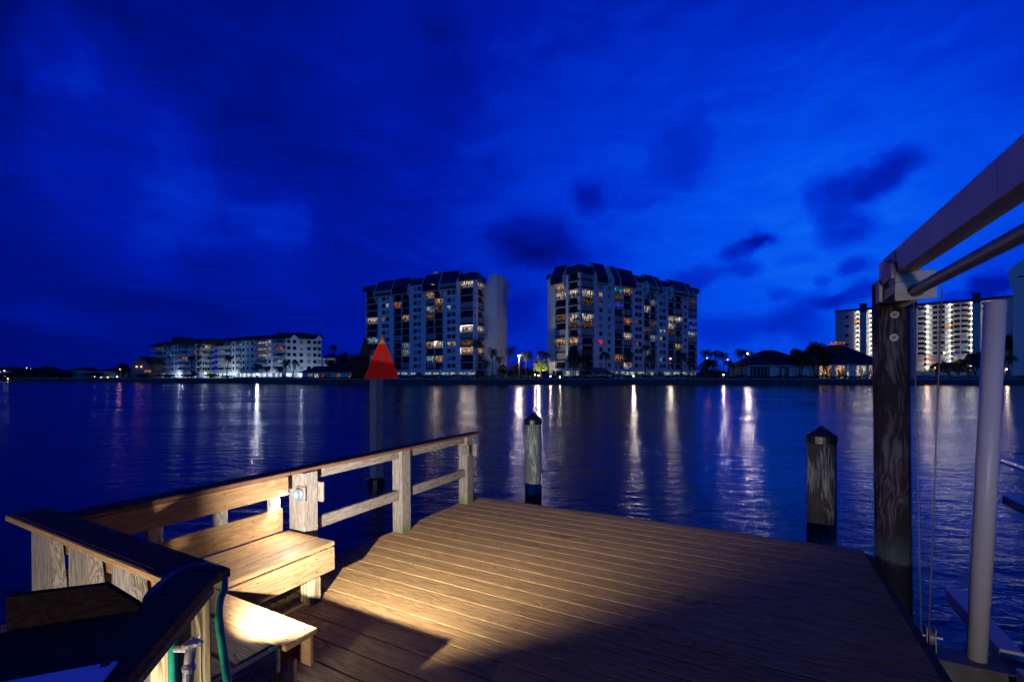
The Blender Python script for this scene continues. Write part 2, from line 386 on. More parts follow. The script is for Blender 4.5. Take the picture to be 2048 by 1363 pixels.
shore = [(-900, 330), (-300, 300), (40, 262), (170, 240), (262, 212), (330, 198), (450, 188), (505, 176), (600, 165), (745, 156), (1024, 150), (1500, 150), (2048, 150), (3200, 150)]
SH = [(atx(px, Y), Y) for px, Y in shore]
def shoreY(px):
    for (a, A), (b, B) in zip(shore, shore[1:]):
        if a <= px <= b: return A+(B-A)*(px-a)/(b-a)
    return 150
LZ = 2.05
lb = MB(); n_ = len(SH)
back = [(x*9, 3800) if abs(x) > 1 else (x, 3800) for x, y in SH]
lb.add([(x, y+.35, LZ) for x, y in SH]+[(x, y, LZ) for x, y in back], [(i, i+1, n_+i+1, n_+i) for i in range(n_-1)])
tag(lb.build('ground', M['lawn']), kind='structure')
sw = thing('seawall', 'long concrete seawall along the far shore of the channel', 'seawall', loc=(0, 150, 0))
pn = MB(); cp = MB(); rb = MB()
for (x0, y0), (x1, y1) in zip(SH, SH[1:]):
    d = Vector((x1-x0, y1-y0, 0)); L = d.length; d.normalize(); nn = Vector((-d.y, d.x, 0))
    def seg(mb, a, b, o0, o1, z0, z1):
        P = [Vector((x0, y0-150, 0))+d*a+nn*o0, Vector((x0, y0-150, 0))+d*b+nn*o0, Vector((x0, y0-150, 0))+d*b+nn*o1, Vector((x0, y0-150, 0))+d*a+nn*o1]
        mb.prism([(p.x, p.y) for p in P], z0, z1)
    seg(pn, 0, L, 0, .3, -1.5, 1.62)
    seg(cp, -.05, L+.05, -.25, .55, 1.623, 2.08)
    k = 1.5
    while k < L and x1 < 200 and x0 > -130: seg(rb, k, k+.3, -.16, -.003, -1.4, 1.6); k += 3.0
pn.build('panel', M['seapanel'], sw); cp.build('cap', M['concrete'], sw); rb.build('pilaster', M['seapanel'], sw)['kind'] = 'stuff'

# ------------------------------------------------------------------ the dock
DF = dframe()
dock = thing('dock', 'brown composite boat dock deck with angled boards over the water', 'dock', M=DF)
S0, S1, T0, T1 = -3.14, .80, -2.4, 4.70
db = MB(); k = -32
while True:
    t0 = 2.063+BW*k; k += 1
    if t0 < T0: continue
    if t0+BW > T1+.09: break
    db.bbox(S0, S1, t0+.0032, t0+BW-.0032, -.025, 0, .0035)
db.build('decking', M['deck'], dock)
fb = MB(); te = 2.063+BW*(k-1)
fb.bbox(S0, S1, te+.004, te+.045, -.20, -.004, .003); fb.bbox(S1+.002, S1+.03, T0, te+.045, -.20, -.03, .003); fb.bbox(S0-.03, S0-.002, T0, te+.045, -.20, -.03, .003)
fb.build('fascia', M['comp_x'], dock)
jb = MB()
for s in [S0+.1+.55*i for i in range(8)]: jb.box(s, s+.045, T0, te, -.23, -.026)
jb.build('joist', M['skirting'], dock)
pb = MB()
for s in (-2.9, -1.0, .5):
    for t in (-1.5, 1.5, 4.2): pb.tube([(s, t, -3.5), (s, t, -.232)], .13, 12)
pb.build('piling', M['pile_dark'], dock, smooth=True)
ds = MB(); rnd = random.Random(4)     # dark screw heads and a few marks
for i in range(150):
    s = rnd.uniform(S0+.2, S1-.2); t = 2.063+BW*rnd.randint(-6, 16)+rnd.choice((.03, BW-.03))
    ds.tube([(s, t, .0005), (s, t, .0018)], .0035, 6)
ds.build('screw', M['black'], dock)['kind'] = 'stuff'

sm = MB(); rnd = random.Random(9)
for cx, cy, n, sx in ((-1.62, 3.95, 26, .13), (-1.75, 3.62, 18, .16), (-.4, 3.2, 10, .1), (-2.3, 3.2, 8, .06)):
    for i in range(n):
        s, t, a_ = cx+rnd.gauss(0, sx), cy+rnd.gauss(0, .025), rnd.uniform(.004, .022)
        pts_ = [(s+a_*(1.6+.5*rnd.random())*cos(k), t+a_*.45*sin(k)) for k in [j*pi/4 for j in range(8)]]
        sm.prism(pts_, .0006, .0012)
sm.build('stain_flecks', M['skirting'], dock)['kind'] = 'stuff'

# railing A (left side) : posts, rails, caps
def post_light(name, label, s, t, h, on):
    f = thing(name, label, 'post light', M=dframe(s, t, h), group='round post lights on the dock rail')
    MB().tube([(0, -.012, 0), (0, -.030, 0), (0, -.040, 0)], [.046, .046, .040], 22).build('housing', M['galv'], f, smooth=False)
    MB().tube([(0, -.0405, 0), (0, -.046, 0)], [.035, .029], 18).build('lens', M['led_halo'] if on else M['lens'], f)
    if on: MB().tube([(0, -.0465, 0), (0, -.049, 0)], [.018, .014], 14).build('led', M['led'], f)
    MB().bbox(-.05, .05, -.0115, -.001, -.055, .055, .002).build('mounting_plate', M['grey_z'], f)
    return f
rail = thing('dock_railing', 'wooden railing with three posts and flat cap along the left edge of the dock', 'railing', M=dframe(-3.07, 0, 0))
def p_(s0, s1, t0, t1, h0, h1, b=.004): return MB().bbox(s0, s1, t0, t1, h0, h1, b)
PT = [(2.215, .355), (3.325, -.005), (4.445, -.005)]
for i, (t, hb) in enumerate(PT):
    p_(-.065, .06 if i else .105, t, t+.125, -.30 if i == 0 else -.02, .829).build('post', M['post_green'], rail)
def rl(a, b): return [(a, b)]
for (t0, t1) in ((2.342, 3.323), (3.452, 4.443)):
    p_(-.012, .026, t0, t1, .352, .445).build('lower_rail', M['grey_y'], rail)
    p_(-.012, .026, t0, t1, .752, .828).build('upper_rail', M['grey_y'], rail)
p_(-.075, .085, 2.13, 4.77, .831, .857, .006).build('cap', M['cap_y'], rail)
post_light('post_light', 'glowing round white post light at the end of the bench back', -2.995, 2.213, .681, True)
post_light('post_light', 'unlit round post light on the far end post of the railing', -3.035, 4.443, .681, False)
for t, nm, lb_ in ((2.215, 'back_board', 'small square white back board fixed behind the lit railing post'), (4.445, 'back_board', 'small square back board fixed behind the far end railing post')):
    tag(MB().bbox(-.05, .035 if t < 3 else .025, 0, .02, -.075, .075, .003).build(nm, M['grey_z'], M=dframe(-2.965 if t < 3 else -2.995, t+.128, .67)), lb_, 'board')

# bench A : along the left rail
ba = thing('bench', 'long brown composite bench with low back board below the left railing', 'bench', M=dframe(-2.56, 0, 0), group='built-in dock benches')
for i in range(3):
    p_(-.52+.171*i, -.52+.171*i+.161, .55, 2.17, .372, .40).build('seat_board', M['comp_y'], ba)
p_(-.016, .006, .62, 2.15, .215, .371).build('front_fascia', M['comp_y'], ba)
p_(-.53, -.005, 2.128, 2.150, .215, .371).build('end_fascia', M['comp_x'], ba)
p_(-.548, -.524, .90, 2.13, .405, .575).build('low_back_board', M['comp_y'], ba)
for t in (1.18, 1.98): p_(-.13, -.04, t, t+.09, .005, .371).build('leg', M['olive_z'], ba)
for t in (1.18, 1.98): p_(-.50, -.41, t, t+.09, .005, .371).build('leg', M['olive_z'], ba)
p_(-.125, -.085, 1.55, 2.158, .001, .040).build('foot_rail', M['comp_y'], ba)
bk = rail; XO = .07
def screws(par, pts, ax, d):
    mb = MB()
    for p in pts:
        q = list(p); q[ax] += d; mb.tube([p, q], .0042, 7)
    mb.build('screw_heads', M['black'], par)['kind'] = 'stuff'
screws(rail, [(.0825, t, h) for t in (.98, 1.29, 1.66, 2.02) for h in (.725, .80)], 0, .0015)
screws(ba, [(.0062, t, h) for t in (1.25, 1.6, 2.0, 2.12) for h in (.25, .34)]+[(-.5235, t, h) for t in (1.1, 1.5, 1.9, 2.1) for h in (.44, .54)], 0, .0015)
screws(ba, [(s_, t, .4002) for t in (1.2, 2.0, 2.13) for s_ in (-.48, -.40, -.31, -.23, -.14, -.06)], 2, .0014)
p_(XO-.012, XO+.012, .88, 2.11, .695, .829).build('back_board', M['comp_y'], bk)
p_(-.075, XO+.015, .93, 2.128, .831, .857, .006).build('cap', M['cap_y'], bk)
for t in (1.255, 1.62, 1.985): p_(XO-.052, XO-.0125, t, t+.075, .60, .829).build('support', M['grey_z'], bk)

# railing B : near side, runs across to the hose bib corner
rbn = thing('corner_railing', 'near corner railing with splayed white posts and dark flat cap', 'railing', M=dframe(0, .8, 0))
MB().prism([(-3.21, -.025), (-1.62, -.025), (-1.56, .03), (-1.58, .10), (-3.21, .10)], .829, .857).build('cap', M['cap_x'], rbn)
p_(-3.22, -1.64, -.027-.018, -.0265, .825, .855).build('cap_edge', M['comp_x'], rbn)
for (a, b, w0, w1) in ((-3.045, -2.84, .2, .3), (-2.61, -2.43, .2, .3), (-2.20, -2.05, .2, .3)):
    k0 = 1.55
    P = [(a, .822), (b, .822), (b+.13, .30), (b+.13, -.2), (a+.0, -.2), (a+.0, .30)]
    MB().prism(P, .0, .045, 'y').build('support', M['grey_z'], rbn)
p_(-3.0, -1.72, .062, .084, .69, .826).build('back_board', M['comp_x'], rbn)
p_(-3.0, -1.72, .062, .084, .43, .575).build('low_back_board', M['comp_x'], rbn)

# bench B : short lit bench across the corner
bb = thing('bench', 'short bench lit bright white by the hidden lamp beside the hose', 'bench', M=dframe(-1.74, 1.2, 0), group='built-in dock benches')
sb_ = [(.012, .170), (-.155, -.002), (-.322, -.169)]
for q_, (a, b) in enumerate(sb_): p_(-.815, 0 if q_ == 0 else -.062, a, b, .372, .40).build('seat_board', M['comp_x'], bb)
p_(-.80, -.012, .140, .160, .235, .371).build('front_fascia', M['comp_x'], bb)
p_(-.056, -.018, -.34, .004, .290, .396).build('side_joist', M['grey_y'], bb)
p_(-.50, -.46, -.32, .138, .275, .371).build('side_joist', M['grey_y'], bb)
for s in (-.15, -.80):
    for t in (.03, -.28): p_(s, s+.085, t, t+.085, .001, .274).build('leg', M['olive_z'], bb)

screws(bb, [(s_, t, .4002) for s_ in (-.04, -.13, -.46) for t in (.045, .135, -.03, -.12)], 2, .0014)
# cap C : 45 degree return towards the camera, with the hose bib post below
Cd = Vector((.700, -.714, 0)); Cn = Vector((-.714, -.700, 0))
rc = thing('hose_post_railing', 'dark diagonal rail cap over a stout post with pipe beside the hose', 'railing', M=dframe(-1.526, .816, 0))
def cpt(a, b): v = Cd*a+Cn*b; return (v.x, v.y)
edge = [cpt(0, 0), cpt(-.025, .006), cpt(-.055, .030), cpt(-.078, .065), cpt(-.085, .10), cpt(-.078, .128), cpt(-.06, .138), cpt(1.05, .138), cpt(1.05, 0)]
MB().prism([(x, y) for x, y in edge], .8575, .884).build('cap', M['cap_x'], rc)
MB().prism([cpt(.0, -.002), cpt(1.05, -.002), cpt(1.05, .02), cpt(0, .02)], .835, .857).build('cap_trim', M['comp_x'], rc)
def qpost(a0, a1, b0, b1, z0, z1, mt, nm): return MB().prism([cpt(a0, b0), cpt(a1, b0), cpt(a1, b1), cpt(a0, b1)], z0, z1).build(nm, mt, rc)
MB().bbox(-.234, -.094, -.076, .044, -.25, .834, .006).build('post', M['olive_z'], rc)
qpost(.86, .95, .03, .12, -.25, .832, M['grey_z'], 'post')
v0 = Vector((-.082, -.078, 0))
MB().tube([(v0.x, v0.y, -.2), (v0.x, v0.y, .815)], .013, 12).build('water_pipe', M['hose'], rc, smooth=True)

# garden tap and hose
def pix(px, py, Y): return at(px, py, Y)
tap = thing('hose_tap', 'old metal hose tap sticking out in front of the mossy post', 'tap', loc=pix(383, 1300, 1.24))
def L_(px, py, Y): return pix(px, py, Y)-pix(383, 1300, 1.24)
MB().tube([L_(352, 1297, 1.30), L_(383, 1297, 1.25)], .009, 10).tube([L_(383, 1288, 1.24), L_(379, 1318, 1.23), L_(377, 1330, 1.225)], [.013, .013, .011], 12).build('body', M['brass'], tap, smooth=True)
MB().tube([L_(380, 1326, 1.225), L_(378, 1331, 1.225), L_(378, 1338, 1.225), L_(377, 1341, 1.225)], [.012, .017, .017, .012], 14).build('coupling', M['steel'], tap)
MB().tube([L_(377, 1341, 1.225), L_(376, 1362, 1.222)], .0135, 12).build('hose_end', M['steel'], tap)
MB().tube([L_(376, 1362, 1.222), L_(374, 1420, 1.22)], .012, 12).build('hose_tail', M['hose'], tap)
h_ = MB().tube([L_(381, 1292, 1.24), L_(384, 1283, 1.238)], .009, 10)
c_ = L_(385, 1284, 1.238); hp = []
for j in range(20):
    a = 2*pi*j/20; r_ = .022*(1+.22*cos(3*a)); hp.append((c_.x+r_*cos(a), c_.y+r_*sin(a)*.8))
h_.prism(hp, c_.z-.007, c_.z+.002)
for j in range(3):
    a = 2*pi*j/3; h_.ball((c_.x+.023*cos(a), c_.y+.018*sin(a), c_.z), .007, 8, 6)
h_.build('handle', M['brass'], tap, smooth=False)
MB().tube([L_(398, 1272, 1.36), L_(394, 1280, 1.30), L_(388, 1294, 1.25)], .006, 8).build('valve_stem', M['brass'], tap, smooth=True)
hs = MB()
HB = .870
cpts = [dp(-1.590, .640, .80), dp(-1.600, .655, .845), dp(-1.622, .680, HB), dp(-1.681, .738, HB), dp(-1.721, .784, HB), dp(-1.733, .829, HB), dp(-1.718, .862, HB), dp(-1.675, .880, HB), dp(-1.615, .886, HB-.012), dp(-1.560, .862, HB-.045), dp(-1.535, .835, .80),
        pix(438, 1240, 1.40), pix(446, 1300, 1.36), pix(455, 1363, 1.32), pix(462, 1440, 1.29)]
def spline(P, k=5):
    out = []
    for i in range(len(P)-1):
        a = P[max(i-1, 0)]; b = P[i]; c = P[i+1]; d = P[min(i+2, len(P)-1)]
        for j in range(k):
            t = j/k; out.append(.5*((2*b)+(c-a)*t+(2*a-5*b+4*c-d)*t*t+(3*b-a-3*c+d)*t**3))
    return out+[P[-1]]
hz0 = cpts[0].copy()
hs.tube([p-hz0 for p in spline(cpts)], .0115, 12)
tag(hs.build('garden_hose', M['hose'], smooth=True, loc=hz0), 'green garden hose draped over the corner of the rail cap', 'hose')

# fish-cleaning table
EYH = EYE
def hw(px, py, zz):      # point on a horizontal plane at world height zz
    k = (EYH-zz)/((py-HY)/F); return Vector(((px-CX)/F*k, k, zz))
ZT = 2.80-.650
ta = thing('cleaning_table', 'dark fish cleaning table with an upright rear board in the near left corner', 'table', loc=(-1.36, 1.2, DK))
A1 = hw(275, 1212, ZT); A2 = hw(14, 1262, ZT); A0 = hw(252, 1226, ZT)
dirC = (Sv*Cd.x+Tv*Cd.y); dirC = Vector((dirC.x, dirC.y, 0)).normalized()
Q = [A1, A1+dirC*.95, A1+dirC*.95+Vector((-.75, -.55, 0)), hw(-600, 1565, ZT), A2+Vector((-.02, -.012, 0))]
base = Vector(ta.location)
MB().prism([((q-base).x, (q-base).y) for q in Q][::-1], ZT-base.z-.03, ZT-base.z).build('table_top', M['cap_x'], ta)
dS = (A0-A2).normalized(); nS = Vector((-dS.y, dS.x, 0)); LS = (A0-A2).length
spv = []
for (a, z) in ((0, .001), (LS+.03, .001), (LS+.025, .02), (LS-.045, .085), (-.003, .088)): spv.append((a, z))
sb2 = MB()
vs = [A2-base+dS*a+nS*o+Vector((0, 0, z)) for o in (0, .022) for a, z in spv]
sb2.add(vs, [(0, 1, 2, 3, 4), (9, 8, 7, 6, 5)]+[(i, 5+i, 5+(i+1) % 5, (i+1) % 5) for i in range(5)])
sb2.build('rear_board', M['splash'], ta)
for q in (A2+Vector((-.1, -.25, 0)), A1+dirC*.5+Vector((-.5, -.25, 0))):
    l = q-base; MB().bbox(l.x-.045, l.x+.045, l.y-.045, l.y+.045, 0, ZT-base.z-.031).build('leg', M['grey_z'], ta)
ZB = ZT+.012
K0 = hw(235, 1320, ZB); K1 = hw(0, 1363, ZB); K2 = hw(205, 1363, ZB)
e1 = (K1-K0).normalized(); e2 = Vector((-e1.y, e1.x, 0)); e2 = e2 if e2.y < 0 else -e2
kb = thing('cutting_board', 'smooth white cutting board reflecting the sky on the dark table', 'cutting board', loc=K0)
ang = [Vector((0, 0, 0)), e1*.62, e1*.62+e2*.36, e2*.36]
MB().prism([(v.x, v.y) for v in ang][::1 if (e1.cross(e2)).z > 0 else -1], -.0115, 0).build('board', M['poly'], kb)
kc = hw(211, 1328, ZB)-K0
MB().tube([(kc.x, kc.y, .0005), (kc.x, kc.y, .003)], [.010, .008], 14).build('screw', M['black'], kb)

# the hidden dock lamps that light the boards (LED spot fixtures below the rail caps)
def spot(name, label, s, t, h, aim, power, size, blend, colr, rad=.02):
    f = thing(name, label, 'lamp', M=dframe(s, t, h))
    d = Vector((aim[0], aim[1], aim[2])).normalized()
    b = MB().tube([d*-.045, d*0, d*.004], [.03, .04, .036], 18); b.build('housing', M['steel'], f)
    MB().tube([d*.0045, d*.007], [.032, .03], 16).build('lens', M['led'], f)
    l = bpy.data.lights.new(name+'_bulb', 'SPOT'); l.energy = power; l.spot_size = R(size); l.spot_blend = blend; l.color = colr; l.shadow_soft_size = rad
    o = bpy.data.objects.new('bulb', l); col.objects.link(o); o.parent = f; o.location = d*.03
    o.rotation_euler = d.to_track_quat('-Z', 'Y').to_euler(); return f
spot('dock_lamp', 'round dock lamp under the corner rail cap shining along the deck', -1.86, .915, .61, (-.22, 1, .12), 860, 104, .8, (1, .92, .86), .009)
spot('dock_lamp', 'small dock lamp under the cleaning table lighting the splayed posts', -1.30, .10, .25, (-1, .30, .20), 170, 156, 1., (1, .88, .74), .02)
l1 = bpy.data.lights.new('post_bulb', 'SPOT'); l1.energy = 26; l1.spot_size = R(160); l1.spot_blend = .8; l1.color = (1, .90, .78); l1.shadow_soft_size = .03
l1o = bpy.data.objects.new('bulb', l1); col.objects.link(l1o); l1o.parent = [o for o in bpy.data.objects if o.name == 'post_light'][0]
l1o.location = (0, -.085, 0); l1o.rotation_euler = Vector((.15, -1, -.45)).to_track_quat('-Z', 'Y').to_euler()

# added fill lamp behind the camera, out of frame, warming the near objects
yl = thing('fill_lamp', 'added fill lamp on a pole, unseen behind the camera', 'lamp', loc=(-6, -14, -1.1))
MB().tube([(0, 0, -3), (0, 0, 3.5)], [.08, .06], 12).build('pole', M['lp'], yl, smooth=True)
MB().ball((0, 0, 3.62), .14, 14, 8).build('globe', emit('yard_bulb', (1, .78, .62), 30), yl, smooth=True)
ylb = bpy.data.lights.new('yard_bulb', 'POINT'); ylb.energy = 2500; ylb.color = (1, .80, .62); ylb.shadow_soft_size = .15
o = bpy.data.objects.new('bulb', ylb); col.objects.link(o); o.parent = yl; o.location = (.12, .24, 3.62)

# ------------------------------------------------------------------ pilings, marker
def piling(label, px, Y, r, ztop, mt):
    x = atx(px, Y); f = thing('mooring_piling', label, 'piling', loc=(x, Y, 0), group='mooring pilings beyond the dock')
    MB().tube([(0, 0, -3), (0, 0, ztop-.13)], [r*1.04, r*.97], 28).build('shaft', mt, f, smooth=False)
    for p in f.children[0].data.polygons: p.use_smooth = len(p.vertices) == 4
    MB().tube([(0, 0, ztop-.2), (0, 0, ztop-.12), (0, 0, ztop-.10), (0, 0, ztop+.0)], [r*1.05, r*1.05, r*.98, .006], 28).build('cone_cap', M['black'], f)
piling('pale weathered piling with black cone cap beyond the middle of the deck edge', 1066, 7.9, .150, 2.16, M['pile'])
piling('dark streaked piling with black cone cap near the right end of the deck', 1643, 5.3, .150, 2.22, M['pile_mid'])

mk = thing('channel_marker', 'wooden channel marker post with red triangular daymark number 8', 'channel marker', loc=(atx(753, 11.8), 11.8, 0), rz=R(-38))
MB().bbox(-.125, .125, -.125, .125, -3, 3.35, .01).build('pole', M['marker_pole'], mk)
MB().tube([(0, 0, -1), (0, 0, .12), (0, 0, .16)], [.24, .23, .19], 14).build('growth_collar', M['black'], mk)
mi = mk.matrix_basis.inverted() if False else None
def tri_sign(parent, c, nrm, wdt, hgt, faces):
    """triangular board standing at c (bottom centre), facing nrm"""
    nrm = Vector(nrm).normalized(); r = Vector((-nrm.y, nrm.x, 0)).normalized(); u = Vector((0, 0, 1))
    Mx = Matrix(((r.x, -nrm.x, 0, c[0]), (r.y, -nrm.y, 0, c[1]), (0, 0, 1, c[2]), (0, 0, 0, 1)))
    T = lambda k: [(-wdt/2*k, hgt/3*(1-k)), (wdt/2*k, hgt/3*(1-k)), (0, hgt/3+hgt*2/3*k)]
    if faces:
        b = MB().prism(T(1), 0, .012, 'y').build('daymark', M['redd'], parent, M=Mx)
        MB().prism(T(.955), -.003, -.0005, 'y').build('red_face', M['red'], b)
        MB().prism([(-.072, hgt*.80), (.072, hgt*.80), (0, hgt*.93)], -.006, -.0035, 'y').build('yellow_triangle', M['yel'], b)
        for x, z in ((.07, hgt*.685), (-.20, hgt*.15), (.20, hgt*.15)):
            MB().box(x-.055, x+.055, -.007, -.0035, z-.009, z+.009).build('mounting_slot', M['signback'], b)
        cu = bpy.data.curves.new('number', 'FONT'); cu.body = '8'; cu.size = .46; cu.align_x = 'CENTER'; cu.extrude = .001
        to = bpy.data.objects.new('tmp', cu); col.objects.link(to); bpy.context.view_layer.update()
        me = bpy.data.meshes.new_from_object(to.evaluated_get(bpy.context.evaluated_depsgraph_get()))
        bpy.data.objects.remove(to); me.materials.clear(); me.materials.append(M['ink'])
        me.transform(Matrix.Translation((0, -.0052, hgt*.30)) @ Matrix.Rotation(R(90), 4, 'X') @ Matrix.Diagonal((.62, 1, 1, 1)))
        link('number', me, b)
    else:
        MB().prism(T(1), 0, .012, 'y').build('rear_daymark', M['signback'], parent, M=Mx)
bpy.context.view_layer.update()
inv = mk.matrix_world.inverted()
Pm = at(764, 757, 11.52); Pm.z = 2.735
nl = inv.to_3x3() @ Vector((.30, -1, 0))
tri_sign(mk, inv @ Pm, nl, .885, 1.12, True)
Pb = at(731, 757, 11.9); Pb.z = 2.735
tri_sign(mk, inv @ Pb, inv.to_3x3() @ Vector((.78, -.62, 0)), .885, 1.12, False)

# ------------------------------------------------------------------ boat lift on the right
lp_ = thing('lift_piling', 'thick dark swirled piling with bolts carrying the boat lift beam', 'piling', M=dframe(.965, 4.62, 0))
MB().tube([(0, 0, -4), (0, 0, 2.222)], [.122, .114], 36).build('shaft', M['pile_dark'], lp_, smooth=False)
for p in lp_.children[0].data.polygons: p.use_smooth = len(p.vertices) == 4
bpy.context.view_layer.update()
for px, py in ((1792, 628), (1790, 674)):
    P = lp_.matrix_world.inverted() @ at(px, py, 3.47)
    d = Vector((P.x, P.y, 0)).normalized(); c = d*.116+Vector((0, 0, P.z))
    b = MB().tube([c, c+d*.007], [.030, .028], 16).build('washer', M['alum'], lp_)
    MB().tube([c+d*.008, c+d*.022], .012, 6).build('bolt', M['rust'], b)
lift = thing('boat_lift', 'grey aluminium overhead beam with drive pipe bracket and cables of a boat lift', 'boat lift', M=dframe(.97, 4.3, 0))
# beam: hollow box with lips
bm = MB(); bm.bbox(-.057, .058, -5.6, .405, 2.225, 2.405, .004)
bm.build('beam', M['alud'], lift)
for k in range(4): MB().bbox(-.0585, -.0575, -.62-1.05*k, -.612-1.05*k, 2.236, 2.396, .0003).build('weld_seam', M['steel'], lift)
bm = MB().bbox(-.0615, -.0575, -.10, .22, 2.232, 2.40, .001); bm.build('splice_plate', M['alu'], lift)
bm = MB().tube([(-.058, .02, 2.34), (-.085, .02, 2.34)], .010, 6).tube([(-.062, .02, 2.34), (-.068, .02, 2.34)], .020, 12); bm.build('beam_bolt', M['steel'], lift)
bm = MB(); bm.bbox(-.075, .150, -.16, .0, 2.150, 2.223, .004); bm.bbox(-.095, -.063, -.15, .13, 2.185, 2.30, .003); bm.bbox(-.105, -.068, .16, .36, 2.06, 2.24, .003); bm.bbox(-.075, .02, .14, .18, 2.05, 2.222, .003)
bm.build('mounting_bracket', M['alum'], lift)
# bearing block with a real hole
def ring_block(x0, x1, z0, z1, y0, y1, cx, cz, r, n=24):
    mb = MB(); vs = []
    for y in (y0, y1):
        for j in range(n):
            a = 2*pi*j/n; dx, dz = cos(a), sin(a)
            vs.append((cx+dx*r, y, cz+dz*r))
        for j in range(n):
            a = 2*pi*j/n; dx, dz = cos(a), sin(a)
            t = min(((x1-cx)/dx if dx > 1e-6 else (x0-cx)/dx if dx < -1e-6 else 9), ((z1-cz)/dz if dz > 1e-6 else (z0-cz)/dz if dz < -1e-6 else 9))
            vs.append((cx+dx*t, y, cz+dz*t))
    fs = []
    for j in range(n):
        k = (j+1) % n
        fs += [(j, k, n+k, n+j), (2*n+j, 3*n+j, 3*n+k, 2*n+k), (n+j, n+k, 3*n+k, 3*n+j), (j, 2*n+j, 2*n+k, k)]
    return mb.add(vs, fs)
ring_block(-.075, .150, 2.02, 2.149, -.16, -.135, .040, 2.085, .047).build('bearing_plate', M['alum'], lift)
MB().bbox(-.075, -.02, -.134, .40, 2.075, 2.149, .003).build('side_rail', M['alu'], lift)
MB().tube([(.040, -5.6, 2.085), (.040, .30, 2.085)], .037, 20).build('drive_pipe', M['galv'], lift, smooth=True)
wd = MB()
for j in range(14): wd.tube([(.040, -.11+.028*j, 2.075), (.040, -.083+.028*j, 2.075)], [.060, .054], 20)
wd.build('cable_winder', M['galv'], lift)
MB().bbox(-.085, .0, .37, .40, 2.02, 2.15, .003).build('end_bearing', M['alum'], lift)
Lm = lift.matrix_world.copy() if False else None
bpy.context.view_layer.update(); li = lift.matrix_world.inverted()
for a, b in (((1827, 600, 3.40), (1843, 1285, 3.28)), ((1884, 572, 3.15), (1857, 1280, 3.24))):
    MB().tube([li @ at(*a), li @ at(*b)], .0042, 8).build('cable', M['rope'], lift, smooth=True)
# cradle
cr = thing('lift_cradle', 'low aluminium lift cradle with pulley and cross beam beside the deck edge', 'lift cradle', M=dframe(1.1, 4.3, 0))
zc = -.50
MB().bbox(-.03, 2.6, -.11, .11, zc-.01, zc, .003).bbox(-.03, 2.6, -.012, .012, zc-.20, zc-.011, .002).bbox(-.03, 2.6, -.11, .11, zc-.21, zc-.201, .003).build('cross_beam', M['cradle'], cr)
MB().bbox(.42, .55, -2.4, .72, zc+.005-.012, zc+.14, .004).build('bunk_beam', M['alud'], cr) if False else MB().bbox(.40, .53, .115, 1.15, zc-.06, zc+.06, .004).bbox(.40, .53, -2.2, -.115, zc-.06, zc+.06, .004).build('bunk_beam', M['alud'], cr)
pw = MB()
for x in (-.022, .026): pw.bbox(x-.004, x+.004, -.035, .035, zc+.001, zc+.17, .002)
pw.tube([(-.05, 0, zc+.10), (.07, 0, zc+.10)], .010, 10); pw.build('pulley_bracket', M['steel'], cr)
MB().tube([(-.014, 0, zc+.10), (.018, 0, zc+.10)], .055, 20).build('pulley', M['galv'], cr)
# guide pole
pt, pbm = at(1991, 602, 3.10), at(1953, 1318, 3.15)
gp = thing('guide_pole', 'tall white plastic guide pole leaning slightly over the lift cradle', 'guide pole', loc=pbm)
dv = pt-pbm
MB().tube([(0, 0, 0), dv*.16, dv*.161, dv], [.0535, .0535, .0565, .0565], 28).build('sleeve', M['pvc'], gp, smooth=False)
for p in gp.children[0].data.polygons: p.use_smooth = len(p.vertices) == 4
MB().tube([dv.normalized()*-.08, dv.normalized()*.002], .038, 20).build('steel_base', M['steel'], gp, smooth=True)
# boat
bo = thing('motor_boat', 'teal hulled motor boat with shiny rub rail resting on the lift at the right edge', 'boat', M=dframe(2.12, 4.3, 0))
zr = 1.93-DK
hl = MB()
secs = [(-3.2, .10), (-1.0, .06), (.6, .06), (1.15, .10), (1.42, .16)]
prof = lambda off, up: [(off, zr-.03), (off+.03, zr-.25), (off+.06, zr-.48), (off+.28, zr-.80), (1.05, zr-1.02), (2.05-off-.28, zr-.80), (2.05-off-.06, zr-.48), (2.05-off, zr-.03)]
vs = []; 
for t, off in secs: vs += [(x, t, z) for x, z in prof(off, 0)]
fs = [(i*8+j, i*8+j+1, (i+1)*8+j+1, (i+1)*8+j) for i in range(len(secs)-1) for j in range(7)]
fs += [tuple(range(7, -1, -1)), tuple((len(secs)-1)*8+j for j in range(8))]
hl.add(vs, fs).build('hull', M['hull'], bo)
MB().prism([(0, -3.2), (2.05, -3.2), (2.05, 1.7), (1.8, 1.98), (.2, 1.98), (0, 1.9)], zr-.028, zr+.03).build('deck_slab', M['hull'], bo)
MB().tube([(-.012, -3.2, zr), (-.012, 1.90, zr), (.19, 2.0, zr), (1.8, 2.0, zr), (2.06, 1.7, zr)], .028, 12).build('rub_rail', M['chrome'], bo, smooth=True)
MB().bbox(.02, 2.0, 1.42, 1.93, zr-.44, zr-.35, .01).build('swim_platform', M['hull'], bo)
MB().tube([(.10, 1.9, zr+.05), (.10, 1.9, zr+.05+.02), (.22, 1.9, zr+.07)], .009, 8).build('cleat', M['chrome'], bo)

